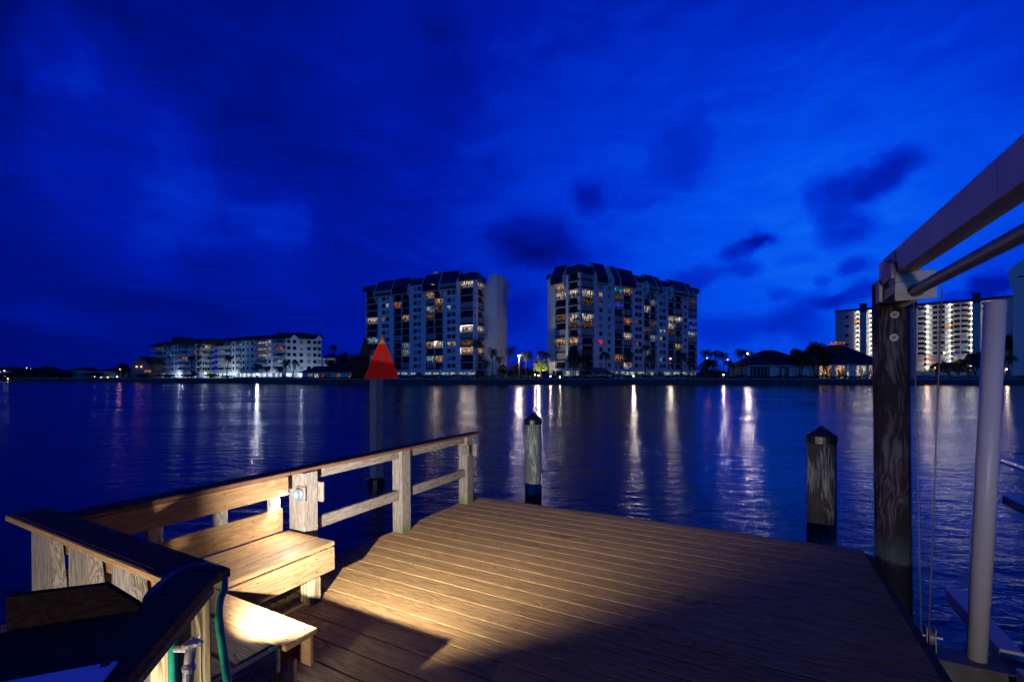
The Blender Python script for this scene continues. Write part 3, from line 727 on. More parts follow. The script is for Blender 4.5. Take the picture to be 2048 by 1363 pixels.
# ------------------------------------------------------------------ far shore buildings
WHITEG = {}
def wmesh(key, fn):
    if key not in WHITEG: WHITEG[key] = fn()
    return WHITEG[key]
GLM = {'d': 'glass', 'p': 'blind', 'w': 'warm', 'W': 'white', 'c': 'cool', 'i': 'dim', 'b': 'blue', 'y': 'cyan', 'r': 'redl', 'o': 'orange'}
class Face:
    """a facade plane given by two screen columns with their distances; local x runs right along it, y goes into the building"""
    def __init__(s, pxa, Ya, pxb, Yb, z0):
        s.a = Vector((atx(pxa, Ya), Ya, z0)); s.b = Vector((atx(pxb, Yb), Yb, z0))
        d = (s.b-s.a); s.L = d.length; d.normalize(); s.d = d; s.n = Vector((-d.y, d.x, 0)); s.rz = atan2(d.y, d.x)
    def x(s, px):
        k = (px-CX)/F       # ray (k,1)*Y hits a + d*x
        return (k*s.a.y-s.a.x)/(s.d.x-k*s.d.y)
def cell_meshes(w_, h_, kind, mull, warm_frame=False):
    """glazing + frame + pane for a balcony cell or window of size w x h, origin bottom-left"""
    w_ = round(w_, 1); key = (w_, round(h_, 1), kind, mull)
    def f():
        g = MB().add([(0, .0, 0), (w_, 0, 0), (w_, 0, h_), (0, 0, h_)], [(0, 1, 2, 3)]).mesh('pane', M[GLM[kind]])
        fr = MB(); t = .09 if mull > 1 else .08
        fr.box(0, w_, -.06, -.01, 0, t); fr.box(0, w_, -.06, -.01, h_-t, h_); 
        for i in range(mull+1):
            x = (w_-t)*i/mull; fr.box(x, x+t, -.059, -.011, t, h_-t)
        return g, fr.mesh('window', M['frame_warm'] if warm_frame else M['bronze'])
    return wmesh(key+(warm_frame,), f)
RR = random.Random(11)
def tower_face(bld, fc, bays, mans, caps, lit, fh, nf, zf, deep=14., dens=.3, wallm='stucco'):
    """bays: (px0, px1, kind, cells/windows); floors count from the bottom, rows from the top"""
    X = fc.x
    Mx = lambda x, y, z: Matrix.Translation((0, 0, 0))
    FM = fc.frame
    sub = FM
    def P(name, mb, m, par=bld): 
        o = mb.build(name, M[m] if isinstance(m, str) else m, par); o.matrix_local = sub if par is bld else Matrix(); return o
    H = zf+fh*nf
    for bi, (p0, p1, kind, n) in enumerate(bays):
        x0, x1 = X(p0), X(p1)
        if kind == 'win':
            P('wall', MB().box(x0, x1, 0, .9, zf-.4, H), wallm)
            w = (x1-x0)
            ww = min(1.7, w/(n+.7)); gap = (w-ww*n)/(n+1)
            gap_in = min(gap, .55); m0 = (w-ww*n-gap_in*(n-1))/2
            for r in range(nf):
                k = nf-1-r
                for c in range(n):
                    kd = lit.get((bi, c, r)) or ('p' if RR.random() < dens else 'd')
                    pane, fr = cell_meshes(ww, fh*.55, kd, 1 if n > 1 else 2, True)
                    o = link('window', fr, bld, sub @ Matrix.Translation((x0+m0+c*(ww+gap_in), -.05, zf+k*fh+.85)))
                    link('pane', pane, o)
        elif kind == 'bal':
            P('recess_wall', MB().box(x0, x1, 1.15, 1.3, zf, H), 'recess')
            slm = MB().box(x0+.101, x1-.101, -.06, 1.149, -.11, .11).mesh('balcony_slab', M['slab'])
            cw = (x1-x0)/n
            for c in range(n+1):
                P('party_wall', MB().box(x0+c*cw-.10, x0+c*cw+.10, -.02-.004*bi, 1.3, zf, H), wallm)
            for r in range(nf):
                k = nf-1-r; z = zf+k*fh
                link('balcony_slab', slm, bld, sub @ Matrix.Translation((0, 0, z)))
                for c in range(n):
                    kd = lit.get((bi, c, r)) or ('p' if RR.random() < dens else 'd')
                    encl = kd == 'p'
                    w = cw-.24; mull = max(2, round(w/1.1))
                    pane, fr = cell_meshes(w, fh-.25, kd, mull)
                    y = .12 if encl else .95
                    o = link('balcony_door', fr, bld, sub @ Matrix.Translation((x0+c*cw+.12, y, z+.115)))
                    link('pane', pane, o)
            # railings of the bay
            railb = MB(); 
            for c in range(n):
                xx0, xx1 = x0+c*cw+.1, x0+(c+1)*cw-.1
                railb.box(xx0, xx1, .0, .04, .98, 1.06).box(xx0, xx1, .002, .038, .115, .18)
                q = xx0+.1
                while q < xx1: railb.box(q, q+.12, .005, .035, .18, .98); q += .24
            rm_ = railb.mesh('balcony_railing', M['bronze'])
            for r in range(nf): link('balcony_railing', rm_, bld, sub @ Matrix.Translation((0, 0, zf+(nf-1-r)*fh)))
        elif kind == 'wall': P('wall', MB().box(x0, x1, 0, .9, zf-.4, H), wallm)
    # mansard penthouses: flared fins, projecting top storey and sloping blue metal roof
    for (p0, p1, top) in mans:
        x0, x1 = X(p0), X(p1); zt = H-fh*.15; z1 = H-fh; 
        pr = [(.9, z1-3.2), (-.02, z1-3.2), (-.35, z1-2.0), (-1.1, z1-1.0), (-1.55, z1-.2), (-1.55, zt), (-1.15, zt+.5), (1.4, zt+top), (2.6, zt+top), (2.6, z1)]
        P('fin', MB().prism(pr, x0-.2, x0+.15, 'x'), wallm); P('fin', MB().prism(pr, x1-.15, x1+.195, 'x'), wallm)
        rr = MB().prism([(-1.45, zt), (-1.05, zt+.38), (1.4, zt+top-.12), (1.4, zt+top-.5), (-1.0, zt)], x0+.151, x1-.151, 'x'); P('sloped_roof', rr, 'metalroof')
        fl = MB().box(x0+.151, x1-.151, -1.45, 1.0, z1-.25, z1); P('overhang_slab', fl, 'slab')
        w = x1-x0-.4; kd = lit.get(('m', p0)) or ('p' if RR.random() < .5 else 'd')
        pane, frm = cell_meshes(w, zt-z1-.05, kd, max(2, round(w/1.1)))
        o = link('window', frm, bld, sub @ Matrix.Translation((x0+.2, -1.25, z1+.01))); link('pane', pane, o)
        rl_ = MB().box(x0+.152, x1-.152, -1.42, -1.36, z1+.001, z1+1.0); P('parapet', rl_, 'bronze')
        bs = [(.0, zf-2.2), (-1.6, zf-2.2), (-1.5, zf-.9), (-.9, zf-.1), (-.1, zf+1.2), (0, zf+1.8)]
        P('base_fin', MB().prism(bs, x0-.2, x0+.15, 'x'), wallm); P('base_fin', MB().prism(bs, x1-.15, x1+.195, 'x'), wallm)
    for (p0, p1, h0, h1) in caps:
        x0, x1 = X(p0), X(p1)
        c = MB().box(x0, x1, -.55, 3.5, H+h0, H+h1-.5).prism([(-.56, H+h1-.497), (.7, H+h1+.35), (3.5, H+h1+.35), (3.5, H+h1-.497)], x0, x1, 'x'); P('roof_cap', c, 'metalroof')

def bframe(bld, fc): 
    Mw = Matrix.Translation(fc.a) @ Matrix.Rotation(fc.rz, 4, 'Z')
    fc.frame = bld.matrix_world.inverted() @ Mw

K = 1.05
# ---- tower left of centre
f1 = Face(732, 194.5*K, 952, 170*K, LZ)
b1 = thing('apartment_tower', 'tall white apartment tower behind the red triangular marker with bright corner flat', 'apartment tower', loc=f1.a, group='two waterfront apartment towers')
bpy.context.view_layer.update(); bframe(b1, f1)
NF, FH, ZF = 12, 2.98, 3.4
bays1 = [(732, 756, 'bal', 1), (756, 787, 'win', 2), (787, 819, 'bal', 2), (819, 851, 'win', 2), (851, 886, 'bal', 2), (886, 920, 'win', 2), (920, 952, 'bal', 1)]
lit1 = {('m', 851): 'W', (4, 0, 1): 'w', (4, 1, 2): 'w', (1, 1, 2): 'W', (2, 0, 2): 'o', (4, 0, 3): 'c', (4, 1, 3): 'i', (5, 0, 3): 'c', (4, 0, 4): 'i', (2, 1, 4): 'w', (1, 0, 4): 'o',
        (0, 0, 4): 'W', (6, 0, 0): 'W', (6, 0, 6): 'W', (6, 0, 8): 'i', (6, 0, 9): 'w', (4, 0, 8): 'w', (4, 1, 8): 'W', (5, 0, 8): 'w', (5, 1, 8): 'w', (4, 1, 10): 'w', (2, 1, 9): 'c', (2, 1, 8): 'c', (4, 0, 10): 'c', (0, 0, 7): 'c',
        (6, 0, 1): 'd', (6, 0, 2): 'd', (6, 0, 3): 'p', (6, 0, 4): 'd', (6, 0, 5): 'p', (6, 0, 7): 'p', (6, 0, 10): 'd', (6, 0, 11): 'd', (0, 0, 1): 'd'}
tower_face(b1, f1, bays1, [(753, 787, 4.6), (787, 820, 5.0), (847, 882, 5.0), (882, 917, 5.4)], [(727, 752, -.1, 2.3), (820, 846, 1.3, 2.9), (917, 952, -.1, 2.7)], lit1, FH, NF, ZF, dens=.22)
f1s = Face(952, 170*K, 969, 178*K, LZ); bframe(b1, f1s)
tower_face(b1, f1s, [(952.4, 968.5, 'bal', 1)], [], [(952.4, 970, -.1, 2.7)], {(0, 0, 0): 'W', (0, 0, 6): 'W', (0, 0, 9): 'w', (0, 0, 3): 'p', (0, 0, 5): 'p', (0, 0, 7): 'p', (0, 0, 8): 'd', (0, 0, 4): 'd', (0, 0, 1): 'd', (0, 0, 2): 'd', (0, 0, 10): 'd', (0, 0, 11): 'd'}, FH, NF, ZF)
HT = ZF+FH*NF
def block(bld, pts, z0, z1, m, name='wall'):
    base = bld.matrix_world.translation
    vs = [(x-base.x, y-base.y) for x, y in pts]
    # make it counter-clockwise
    A = sum(vs[i][0]*vs[(i+1) % len(vs)][1]-vs[(i+1) % len(vs)][0]*vs[i][1] for i in range(len(vs)))
    if A < 0: vs = vs[::-1]
    return MB().prism(vs, z0-base.z, z1-base.z).build(name, M[m], bld)
def PX(px, Y): return (atx(px, Y), Y)
def ahead(p, fc, d): return (p[0]+fc.n.x*d, p[1]+fc.n.y*d)
a_, c_b, c_e = (f1.a.x, f1.a.y), (f1.b.x, f1.b.y), PX(969, 178*K)
ZG = LZ
def ocorner(fa, fb, d):     # corner where both facades are pushed in by d
    p = fa.a+fa.n*d; q = fb.a+fb.n*d; den = fa.d.x*fb.d.y-fa.d.y*fb.d.x
    k = ((q.x-p.x)*fb.d.y-(q.y-p.y)*fb.d.x)/den; v = p+fa.d*k; return (v.x, v.y)
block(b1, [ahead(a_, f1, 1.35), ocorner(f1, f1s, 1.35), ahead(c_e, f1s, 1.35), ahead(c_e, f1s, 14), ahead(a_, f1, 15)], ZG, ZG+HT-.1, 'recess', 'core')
w0, w1, w2 = PX(969, 178*K), PX(977, 181.8*K), PX(980, 183*K)
block(b1, [w0, w1, ahead(w1, f1, 2), ahead(w0, f1, 2)], ZG, ZG+HT+.4, 'stucco')
# end tower slab with flared top
ft = Face(977, 181.5*K, 993, 179.8*K, LZ); bframe(b1, ft)
tH = 204.5/900*179.8*K+EYE-ZG
prf = [(0, 0), (9.5, 0), (9.5, tH-8.6), (10.6, tH-6.8), (11.6, tH-5.6), (11.6, tH-3.4), (10.0, tH-1.6), (8.0, tH), (0, tH)]
MB().prism(prf, 0, ft.L, 'x').build('end_tower', M['stucco'], b1).matrix_local = ft.frame
# lit garage level
def garage(bld, fc, p0, p1, n, z0, z1, fill=(1,)*40, mk_='garage', y=-.3):
    x0, x1 = fc.x(p0), fc.x(p1); fr = fc.frame; w = (x1-x0)/n
    MB().box(x0, x1, y+.02, y+.6, 0, z0).build('garage_wall', M['stucco'], bld).matrix_local = fr
    MB().box(x0, x1, y+.02, y+.6, z1, z1+1.1).build('garage_lintel', M['stucco'], bld).matrix_local = fr
    for i in range(n+1): MB().box(x0+i*w-.25, x0+i*w+.25, y, y+.62, z0+.002, z1-.002).build('garage_pillar', M['stucco'], bld).matrix_local = fr
    for i in range(n):
        if fill[i % len(fill)]:
            g = MB().add([(0, 0, 0), (w-.5, 0, 0), (w-.5, 0, z1-z0), (0, 0, z1-z0)], [(0, 1, 2, 3)]).build('garage_opening', M[mk_ if RR.random() < .6 else 'garage_w'], bld)
            g.matrix_local = fr @ Matrix.Translation((x0+i*w+.25, y+.5, z0))
bframe(b1, f1)
garage(b1, f1, 757, 952, 12, 1.5, 2.35, (1, 1, 1, 1, 1, 0, 1, 1, 1))
for i, px in enumerate((771, 864)):
    pass
MB().box(f1.x(858), f1.x(868), 3, 6, HT+1.0, HT+6.0).build('roof_vent', M['stucco'], b1).matrix_local = f1.frame

def flat_fill_bulb(bld, fr, x, y, z, pw, c):  # added point lights before lit flats, for stronger streaks on the water
    l = bpy.data.lights.new('flat_fill_bulb', 'POINT'); l.energy = pw; l.color = c; l.shadow_soft_size = .5
    o = bpy.data.objects.new('flat_fill_light', l); col.objects.link(o); o.parent = bld; o.matrix_local = fr @ Matrix.Translation((x, y, z))
bframe(b1, f1)
for px, row, pw in ((926, 6, 450), (936, 6, 600), (946, 6, 450), (928, 9, 250), (944, 9, 250), (864, 0, 250), (870, 8, 500)):
    flat_fill_bulb(b1, f1.frame, f1.x(px), .45, ZF+(NF-1-row)*FH+2.2, pw, (1, .80, .72))

# ---- tower right of centre
f2 = Face(1160, 158*K, 1396, 198*K, LZ)
b2 = thing('apartment_tower', 'tall white apartment tower right of centre with a red lit window', 'apartment tower', loc=f2.a, group='two waterfront apartment towers')
bpy.context.view_layer.update(); bframe(b2, f2)
bays2 = [(1160.3, 1188.5, 'bal', 1), (1188.5, 1214, 'win', 1), (1214, 1222.5, 'win', 1), (1222.5, 1229, 'wall', 0), (1229, 1265, 'bal', 2), (1265, 1288, 'win', 2), (1288, 1314, 'bal', 2), (1314, 1336, 'win', 2),
         (1336, 1365, 'bal', 2), (1365, 1376, 'win', 1), (1376, 1394, 'bal', 1)]
lit2 = {(0, 0, 2): 'W', (0, 0, 3): 'i', (0, 0, 5): 'W', (0, 0, 6): 'i', (0, 0, 8): 'd', (0, 0, 0): 'p', (0, 0, 1): 'p', (0, 0, 4): 'p', (0, 0, 7): 'p', (0, 0, 9): 'd', (0, 0, 10): 'd',
        (1, 0, 2): 'w', (1, 0, 3): 'i', (1, 0, 8): 'r', (2, 0, 3): 'b', (4, 0, 1): 'y', (4, 0, 2): 'i', (4, 0, 3): 'b', (4, 0, 10): 'o', (4, 1, 1): 'w', (4, 1, 5): 'o', (4, 1, 7): 'W', (4, 1, 11): 'W',
        (5, 0, 5): 'i', (5, 0, 8): 'i', (6, 0, 3): 'W', (6, 0, 6): 'i', (6, 1, 2): 'c', (6, 1, 5): 'i', (6, 1, 7): 'c', (6, 0, 9): 'c', (7, 0, 6): 'c', (7, 1, 6): 'w', (7, 0, 7): 'w', (7, 0, 10): 'y',
        (8, 0, 4): 'W', (8, 1, 4): 'W', (8, 0, 5): 'W', (8, 1, 8): 'w', (8, 0, 6): 'i', (10, 0, 4): 'b', (10, 0, 5): 'b', (10, 0, 1): 'i', (10, 0, 6): 'c'}
tower_face(b2, f2, bays2, [(1188, 1212, 5.4), (1222, 1235.5, 5.4), (1235.5, 1268, 5.2), (1292, 1310, 4.8), (1310, 1321, 4.6), (1341, 1372, 4.6), (1372, 1383, 4.4)],
    [(1160, 1187, -.1, 2.7), (1268, 1291, 1.0, 2.6), (1321, 1340, 1.0, 2.4), (1384, 1397, -.3, 2.0)], lit2, FH, NF, ZF, dens=.34)
f2l = Face(1094, 169.5*K, 1160, 158*K, LZ); bframe(b2, f2l)
tower_face(b2, f2l, [(1095, 1109.5, 'wall', 0), (1109.5, 1132, 'bal', 1), (1132, 1136, 'wall', 0), (1136, 1159.7, 'bal', 1)], [(1105, 1131, 5.0)], [(1094, 1103, -.2, 1.6), (1134, 1159.7, -.1, 2.7)],
    {(1, 0, 1): 'w', (1, 0, 2): 'W', (1, 0, 5): 'i', (1, 0, 8): 'w', (3, 0, 2): 'W', (3, 0, 5): 'W', (3, 0, 6): 'i', (3, 0, 8): 'w', (3, 0, 3): 'd', (3, 0, 0): 'd', (3, 0, 9): 'd', (3, 0, 10): 'd', (1, 0, 3): 'd', (1, 0, 6): 'd'}, FH, NF, ZF, dens=.35)
l0, m0, r0 = (f2l.a.x, f2l.a.y), (f2.a.x, f2.a.y), (f2.b.x, f2.b.y)
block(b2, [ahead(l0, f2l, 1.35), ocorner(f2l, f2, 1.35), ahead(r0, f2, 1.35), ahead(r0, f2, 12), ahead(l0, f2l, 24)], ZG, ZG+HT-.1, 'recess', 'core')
bframe(b2, f2l); garage(b2, f2l, 1111, 1159, 3, 1.0, 2.7, (0, 1, 1))
bframe(b2, f2); garage(b2, f2, 1161, 1392, 12, 1.3, 2.6, (0, 1, 1, 1, 1, 1, 1))
f2a = f2
aw = MB().prism([(-7, 1.6), (-7.4, 1.3), (-.5, 3.8), (-.5, 4.1)], f2.x(1162), f2.x(1202), 'x').build('entry_awning', M['metalroof'], b2); aw.matrix_local = f2.frame

# ---- corridor hotel block on the right
YA, YB = 287., 232.
f3 = Face(1672, YA, 2032, YB, LZ)
b3 = thing('corridor_block', 'long cream apartment block with lit open walkways on every floor behind the lift post', 'apartment block', loc=f3.a)
bpy.context.view_layer.update(); bframe(b3, f3)
H3 = 41.2+EYE-LZ; fh3 = 2.86; nf3 = 13; z3 = H3-fh3*nf3-1.2
fr = f3.frame; X3 = f3.x
def P3(name, mb, m): o = mb.build(name, M[m], b3); o.matrix_local = fr; return o
P3('end_wall', MB().box(X3(1672), X3(1710), -1.6, 12, 0, H3-.6), 'stucco_grey'); P3('end_wall', MB().box(X3(1990), X3(2032), -1.6, 12, 0, H3-.6), 'stucco_grey')
P3('walkway_wall', MB().box(X3(1710), X3(1990), .5, 12, 0, H3-.6), 'stucco_warm')
P3('roof_edge', MB().box(X3(1671), X3(2033), -1.9, 12.3, H3-.598, H3+.5), 'metalroof')
for a, b in ((1721, 1734), (1822.5, 1834), (1944.5, 1961)):
    P3('stair_tower', MB().box(X3(a), X3(b), -2.2, .5, 0, H3-2.2), 'stucco_grey')
    P3('tower_cap', MB().box(X3(a)-.05, X3(b)+.05, -2.3, .5, H3-2.19, H3+3.4), 'metalroof')
spans = [(1710, 1721), (1734, 1822.5), (1834, 1944.5), (1961, 1990)]
for a, b in spans:
    sm_ = MB().box(X3(a), X3(b), -1.5, .49, -.12, .12).mesh('walkway_slab', M['fascia'])
    rb_ = MB().box(X3(a), X3(b), -1.48, -1.42, 1.0, 1.08); q = X3(a)+.1
    while q < X3(b): rb_.box(q, q+.07, -1.47, -1.43, .121, 1.0); q += .5
    rm_ = rb_.mesh('walkway_railing', M['alu'])
    for k in range(nf3+1):
        link('walkway_slab', sm_, b3, fr @ Matrix.Translation((0, 0, z3+k*fh3)))
        if k < nf3: link('walkway_railing', rm_, b3, fr @ Matrix.Translation((0, 0, z3+k*fh3)))
for px in (1787, 1876, 1921): P3('divider_wall', MB().box(X3(px)-.22, X3(px)+.22, -1.56, .48, 0, H3-.61), 'stucco_warm')
wins = [(1745, 2.3), (1762, 2.6), (1775, 2.4), (1800, 2.4), (1841, 2.4), (1871, 2.4), (1883, 2.0), (1914, 2.6), (1927, 2.6), (1967, 1.2)]
doors = [1750, 1792, 1850, 1904, 1938, 1981, 1715]
LMB = MB().box(-.28, .28, -.9, -.55, -.30, -.125).mesh('walkway_lamp', M['bulbc']); LMO = MB().box(-.28, .28, -.9, -.55, -.30, -.125).mesh('walkway_lamp', M['bulbo'])
spec3 = {(1927, 1): 'c', (1914, 0): 'b', (1927, 6): 'o', (1927, 8): 'd'}
for k in range(3, nf3):
    z = z3+k*fh3
    row = nf3-1-k
    for px, w in wins:
        kd = {(1927, 8): 'y', (1914, 9): 'b', (1927, 2): 'i'}.get((px, row), 'd' if RR.random() < .85 else 'p')
        pane, frm = cell_meshes(w*1.15, 1.5, kd, 2)
        o = link('window', frm, b3, fr @ Matrix.Translation((X3(px)-w/2, .44, z+.95))); link('pane', pane, o)
dm = MB()
for k in range(nf3):
    for px in doors: dm.box(X3(px)-.5, X3(px)+.5, .42, .499, z3+k*fh3+.125, z3+k*fh3+2.2)
P3('doors', dm, 'bronze')['kind'] = 'stuff'
for k in range(nf3):
    z = z3+k*fh3
    for px in (1716, 1741, 1783, 1855, 1900, 1942.5, 1977):
        if px in (1783,): continue
        row = nf3-1-k; org = (px == 1900 and row == 4) or (px == 1855 and row == 10) or (px == 1716 and row == 2)
        link('walkway_lamp', LMO if org else LMB, b3, fr @ Matrix.Translation((X3(px), 0, z+fh3)))
        l = bpy.data.lights.new('walkway_bulb', 'POINT') if (px, k) == (1716, 0) or org else WHITEG.get('wb') or bpy.data.lights.new('walkway_bulb', 'POINT')
        if not org: WHITEG['wb'] = l
        l.energy = 115; l.color = (1, .55, .22) if org else (1., .90, .70); l.shadow_soft_size = .15
        o = bpy.data.objects.new('walkway_light', l); col.objects.link(o); o.parent = b3; o.matrix_local = fr @ Matrix.Translation((X3(px), -1.9, z+fh3-.62))
for r in range(4):
    pane, frm = cell_meshes(1.6, 1.5, 'd', 1)
    o = link('window', frm, b3, fr @ Matrix.Translation((X3(1692), -1.65, H3-5-r*5.7))); link('pane', pane, o)
# nearer tower at the right border
f4 = Face(2026, 158., 2120, 150., LZ)
b4 = thing('end_tower', 'tall pale concrete tower with sloping shoulder cut off by the right border', 'tower', loc=f4.a)
bpy.context.view_layer.update(); bframe(b4, f4)
z4 = (752-528)/900*157+EYE-LZ
MB().prism([(0, 0), (f4.L, 0), (f4.L, z4+3), (3.2, z4+2.2), (-1.0, z4-1.6), (-1.0, z4-6.0), (0, z4-8.5)], 0, 10, 'y').build('wall', M['stucco_warm'], b4).matrix_local = f4.frame
MB().box(1.0, 3.5, -.05, -.002, z4-4.6, z4-4.2).build('reveal', M['recess'], b4).matrix_local = f4.frame

# ---- five storey condominiums on the left
def condo(label, faces, zt, fl, lits, grp, gables):
    fa = faces[0]; b = thing('condominium', label, 'condominium', loc=fa.a, group=grp)
    bpy.context.view_layer.update()
    fh = (zt-LZ)/(fl+1)
    for fi, (fc, spec) in enumerate(zip(faces, [l[0] for l in lits])):
        bframe(b, fc); lit = lits[fi][1]; frm_ = fc.frame
        def Q(name, mb, m): o = mb.build(name, M[m], b); o.matrix_local = frm_; return o
        for bi, (p0, p1, kind, n) in enumerate(spec):
            x0, x1 = fc.x(p0), fc.x(p1)
            if kind == 'bal':
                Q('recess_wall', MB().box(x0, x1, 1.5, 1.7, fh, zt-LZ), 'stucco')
                for r in range(fl):
                    z = fh+r*fh; Q('balcony_slab', MB().box(x0+.01, x1-.01, -.5, 1.49, z-.13, z+.13), 'slab'); Q('balcony_railing', MB().box(x0+.02, x1-.02, -.45, -.40, z+.14, z+1.15), 'stucco_grey')
                    kd = lit.get((bi, 0, fl-1-r)) or ('d' if RR.random() < .6 else 'p')
                    w = (x1-x0)*.8; pane, f_ = cell_meshes(w, 2.1, kd, max(2, round(w/1.2)))
                    o = link('window', f_, b, frm_ @ Matrix.Translation((x0+(x1-x0)*.1, 1.4, z+.14))); link('pane', pane, o)
            else:
                Q('wall', MB().box(x0, x1, 0, 1.6, fh, zt-LZ), 'stucco')
                for r in range(fl):
                    for c in range(n):
                        kd = lit.get((bi, c, fl-1-r)) or ('d' if RR.random() < .8 else 'p')
                        w = min(1.5, (x1-x0)/(n+.8)); pane, f_ = cell_meshes(w, 1.5, kd, 1)
                        o = link('window', f_, b, frm_ @ Matrix.Translation((x0+(x1-x0)*(c+.5)/n-w/2, -.05, fh+r*fh+.9))); link('pane', pane, o)
        # open garage at ground level, brightly lit
        gx0, gx1 = fc.x(spec[0][0]), fc.x(spec[-1][1]); n = max(2, int((gx1-gx0)/4.2)); w = (gx1-gx0)/n
        Q('garage_lintel', MB().box(gx0, gx1, -.1, 1.6, fh-.8, fh-.14), 'stucco')
        for i in range(n+1): Q('garage_pillar', MB().box(gx0+i*w-.35, gx0+i*w+.35, 0, 1.4, 0, fh-.802), 'stucco')
        g = MB().box(gx0, gx1, 4.6, 4.8, 0, fh-.3); Q('garage_back_wall', g, 'stucco')
        for i in range(n):
            if RR.random() < .75:
                l = WHITEG.get('gl') or bpy.data.lights.new('garage_bulb', 'POINT'); WHITEG['gl'] = l
                l.energy = 300; l.color = (.74, .88, 1.); l.shadow_soft_size = .3
                o = bpy.data.objects.new('garage_light', l); col.objects.link(o); o.parent = b; o.matrix_local = frm_ @ Matrix.Translation((gx0+(i+.5)*w, 2.6, fh-1.0))
        # roof eave strip and slope over this face
        Q('roof', MB().prism([(-1.4, zt-LZ+.02), (-1.4, zt-LZ+.35), (6.5, zt-LZ+3.1), (13, zt-LZ+3.1), (13, zt-LZ+.02)], gx0-1.2, gx1+1.2, 'x'), 'shingle')
        for px in gables[fi]:
            x = fc.x(px); Q('gable', MB().prism([(x-1.9, zt-LZ-.1), (x+1.9, zt-LZ-.1), (x, zt-LZ+1.9)], -1.6, 3.0, 'y'), 'stucco')
    return b
fA1 = Face(303, 246, 398, 225, LZ); fA2 = Face(398, 225, 428, 236, LZ)
cA = condo('white five storey condominium with glowing balconies, leftmost on the far shore', [fA1, fA2], EYE+(752-687)/900*225, 5,
  [([(303, 326, 'bal', 1), (326, 334, 'win', 1), (334, 342, 'bal', 1), (342, 356, 'win', 2), (356, 374, 'bal', 1), (374, 381, 'win', 1), (381, 398, 'bal', 1)], {(0, 0, 0): 'i', (4, 0, 2): 'o', (6, 0, 1): 'o', (2, 0, 1): 'c', (0, 0, 3): 'i', (0, 0, 2): 'c'}),
   ([(398, 404, 'bal', 1), (404, 419, 'win', 3), (419, 428, 'bal', 1)], {(1, 1, 0): 'W', (1, 2, 0): 'w', (1, 0, 1): 'd', (2, 0, 0): 'w'})], 'white condominiums on the left shore', ([], [421]))
fB1 = Face(429, 236, 566, 205, LZ); fB2 = Face(566, 205, 643, 214, LZ)
cB = condo('white five storey condominium with warm lit balconies, right of the leftmost condominium', [fB1, fB2], EYE+(752-676)/900*205, 5,
  [([(429, 443, 'bal', 1), (443, 463, 'bal', 1), (463, 471, 'win', 1), (471, 483, 'bal', 1), (483, 509, 'win', 3), (509, 534, 'bal', 1), (534, 545, 'win', 1), (545, 566, 'bal', 1)],
    {(0, 0, 1): 'c', (0, 0, 3): 'c', (1, 0, 3): 'w', (3, 0, 0): 'y', (5, 0, 0): 'W', (5, 0, 1): 'w', (5, 0, 2): 'W', (6, 0, 1): 'w', (7, 0, 1): 'o', (6, 0, 0): 'W', (6, 0, 2): 'w', (7, 0, 3): 'c', (1, 0, 4): 'i'}),
   ([(566, 572, 'bal', 1), (572, 583, 'win', 1), (583, 595, 'win', 1), (595, 625, 'win', 2), (625, 643, 'win', 2)], {(3, 0, 1): 'W', (1, 0, 4): 'c', (2, 0, 4): 'c'})], 'white condominiums on the left shore', ([], [588, 637]))

# ---- low houses and pavilions
def hip(label, name, cat, px0, px1, Y, yb, ye, yr, rx0, rx1, wallm, openings=(), depth=14, rz=0, lightc=None, grp=None):
    """hip roofed low building seen square-on: eave row ye, ridge row yr, columns of ridge ends rx0, rx1"""
    x0, x1 = atx(px0, Y), atx(px1, Y); cx = (x0+x1)/2; w = (x1-x0)/2
    b = thing(name, label, cat, loc=(cx, Y, LZ), group=grp)
    zf_ = lambda y: (HY-y)/F*Y+EYE-LZ
    ze, zr_ = zf_(ye), zf_(yr)*(Y+depth/2)/Y
    if openings:      # wall with openings: piers plus lit interior
        mb = MB(); xs = sorted([(atx(a, Y)-cx, atx(c, Y)-cx, m) for a, c, m in openings]); q = -w+.6
        for a, c, m in xs:
            if a > q: mb.box(q, a, .4, .8, 0, ze-.02)
            mb.box(a, c, .4, .8, ze-.5, ze-.02)
            MB().add([(a, .79, .1), (c, .79, .1), (c, .79, ze-.5), (a, .79, ze-.5)], [(0, 1, 2, 3)]).build('opening', M[m], b)
            k = a+1.1
            while k < c-.3: mb.box(k-.06, k+.06, .5, .6, .1, ze-.502); k += 1.3
            q = c
        mb.box(q, w-.6, .4, .8, 0, ze-.02); mb.box(-w+.6, w-.6, 1.2, depth, 0, ze-.02)
        mb.build('wall', M[wallm], b)
    else: MB().box(-w+.6, w-.6, .4, depth, 0, ze-.02).build('wall', M[wallm], b)
    r0, r1 = atx(rx0, Y)-cx, atx(rx1, Y)-cx
    MB().add([(-w, -1, ze), (w, -1, ze), (w, depth+1, ze), (-w, depth+1, ze), (r0, depth/2, zr_), (r1, depth/2, zr_)], [(0, 1, 5, 4), (1, 2, 5), (2, 3, 4, 5), (3, 0, 4), (3, 2, 1, 0)]).build('roof', M['shingle'], b)
    MB().box(-w, w, -1.05, -.95, ze-.35, ze-.01).build('fascia', M['fascia'], b)
    return b
c1 = hip('low dark hip roofed clubhouse with shaded veranda, left of its lit neighbour', 'clubhouse', 'clubhouse', 1494, 1640, 156, 750, 730, 700, 1549, 1572, 'stucco',
    [(1501, 1541, 'recess'), (1560, 1580, 'recess')], grp='hip roofed clubhouses')
MB().box(-.5, .5, .2, .5, 0, 3.5).build('porch_post', M['stucco'], c1)
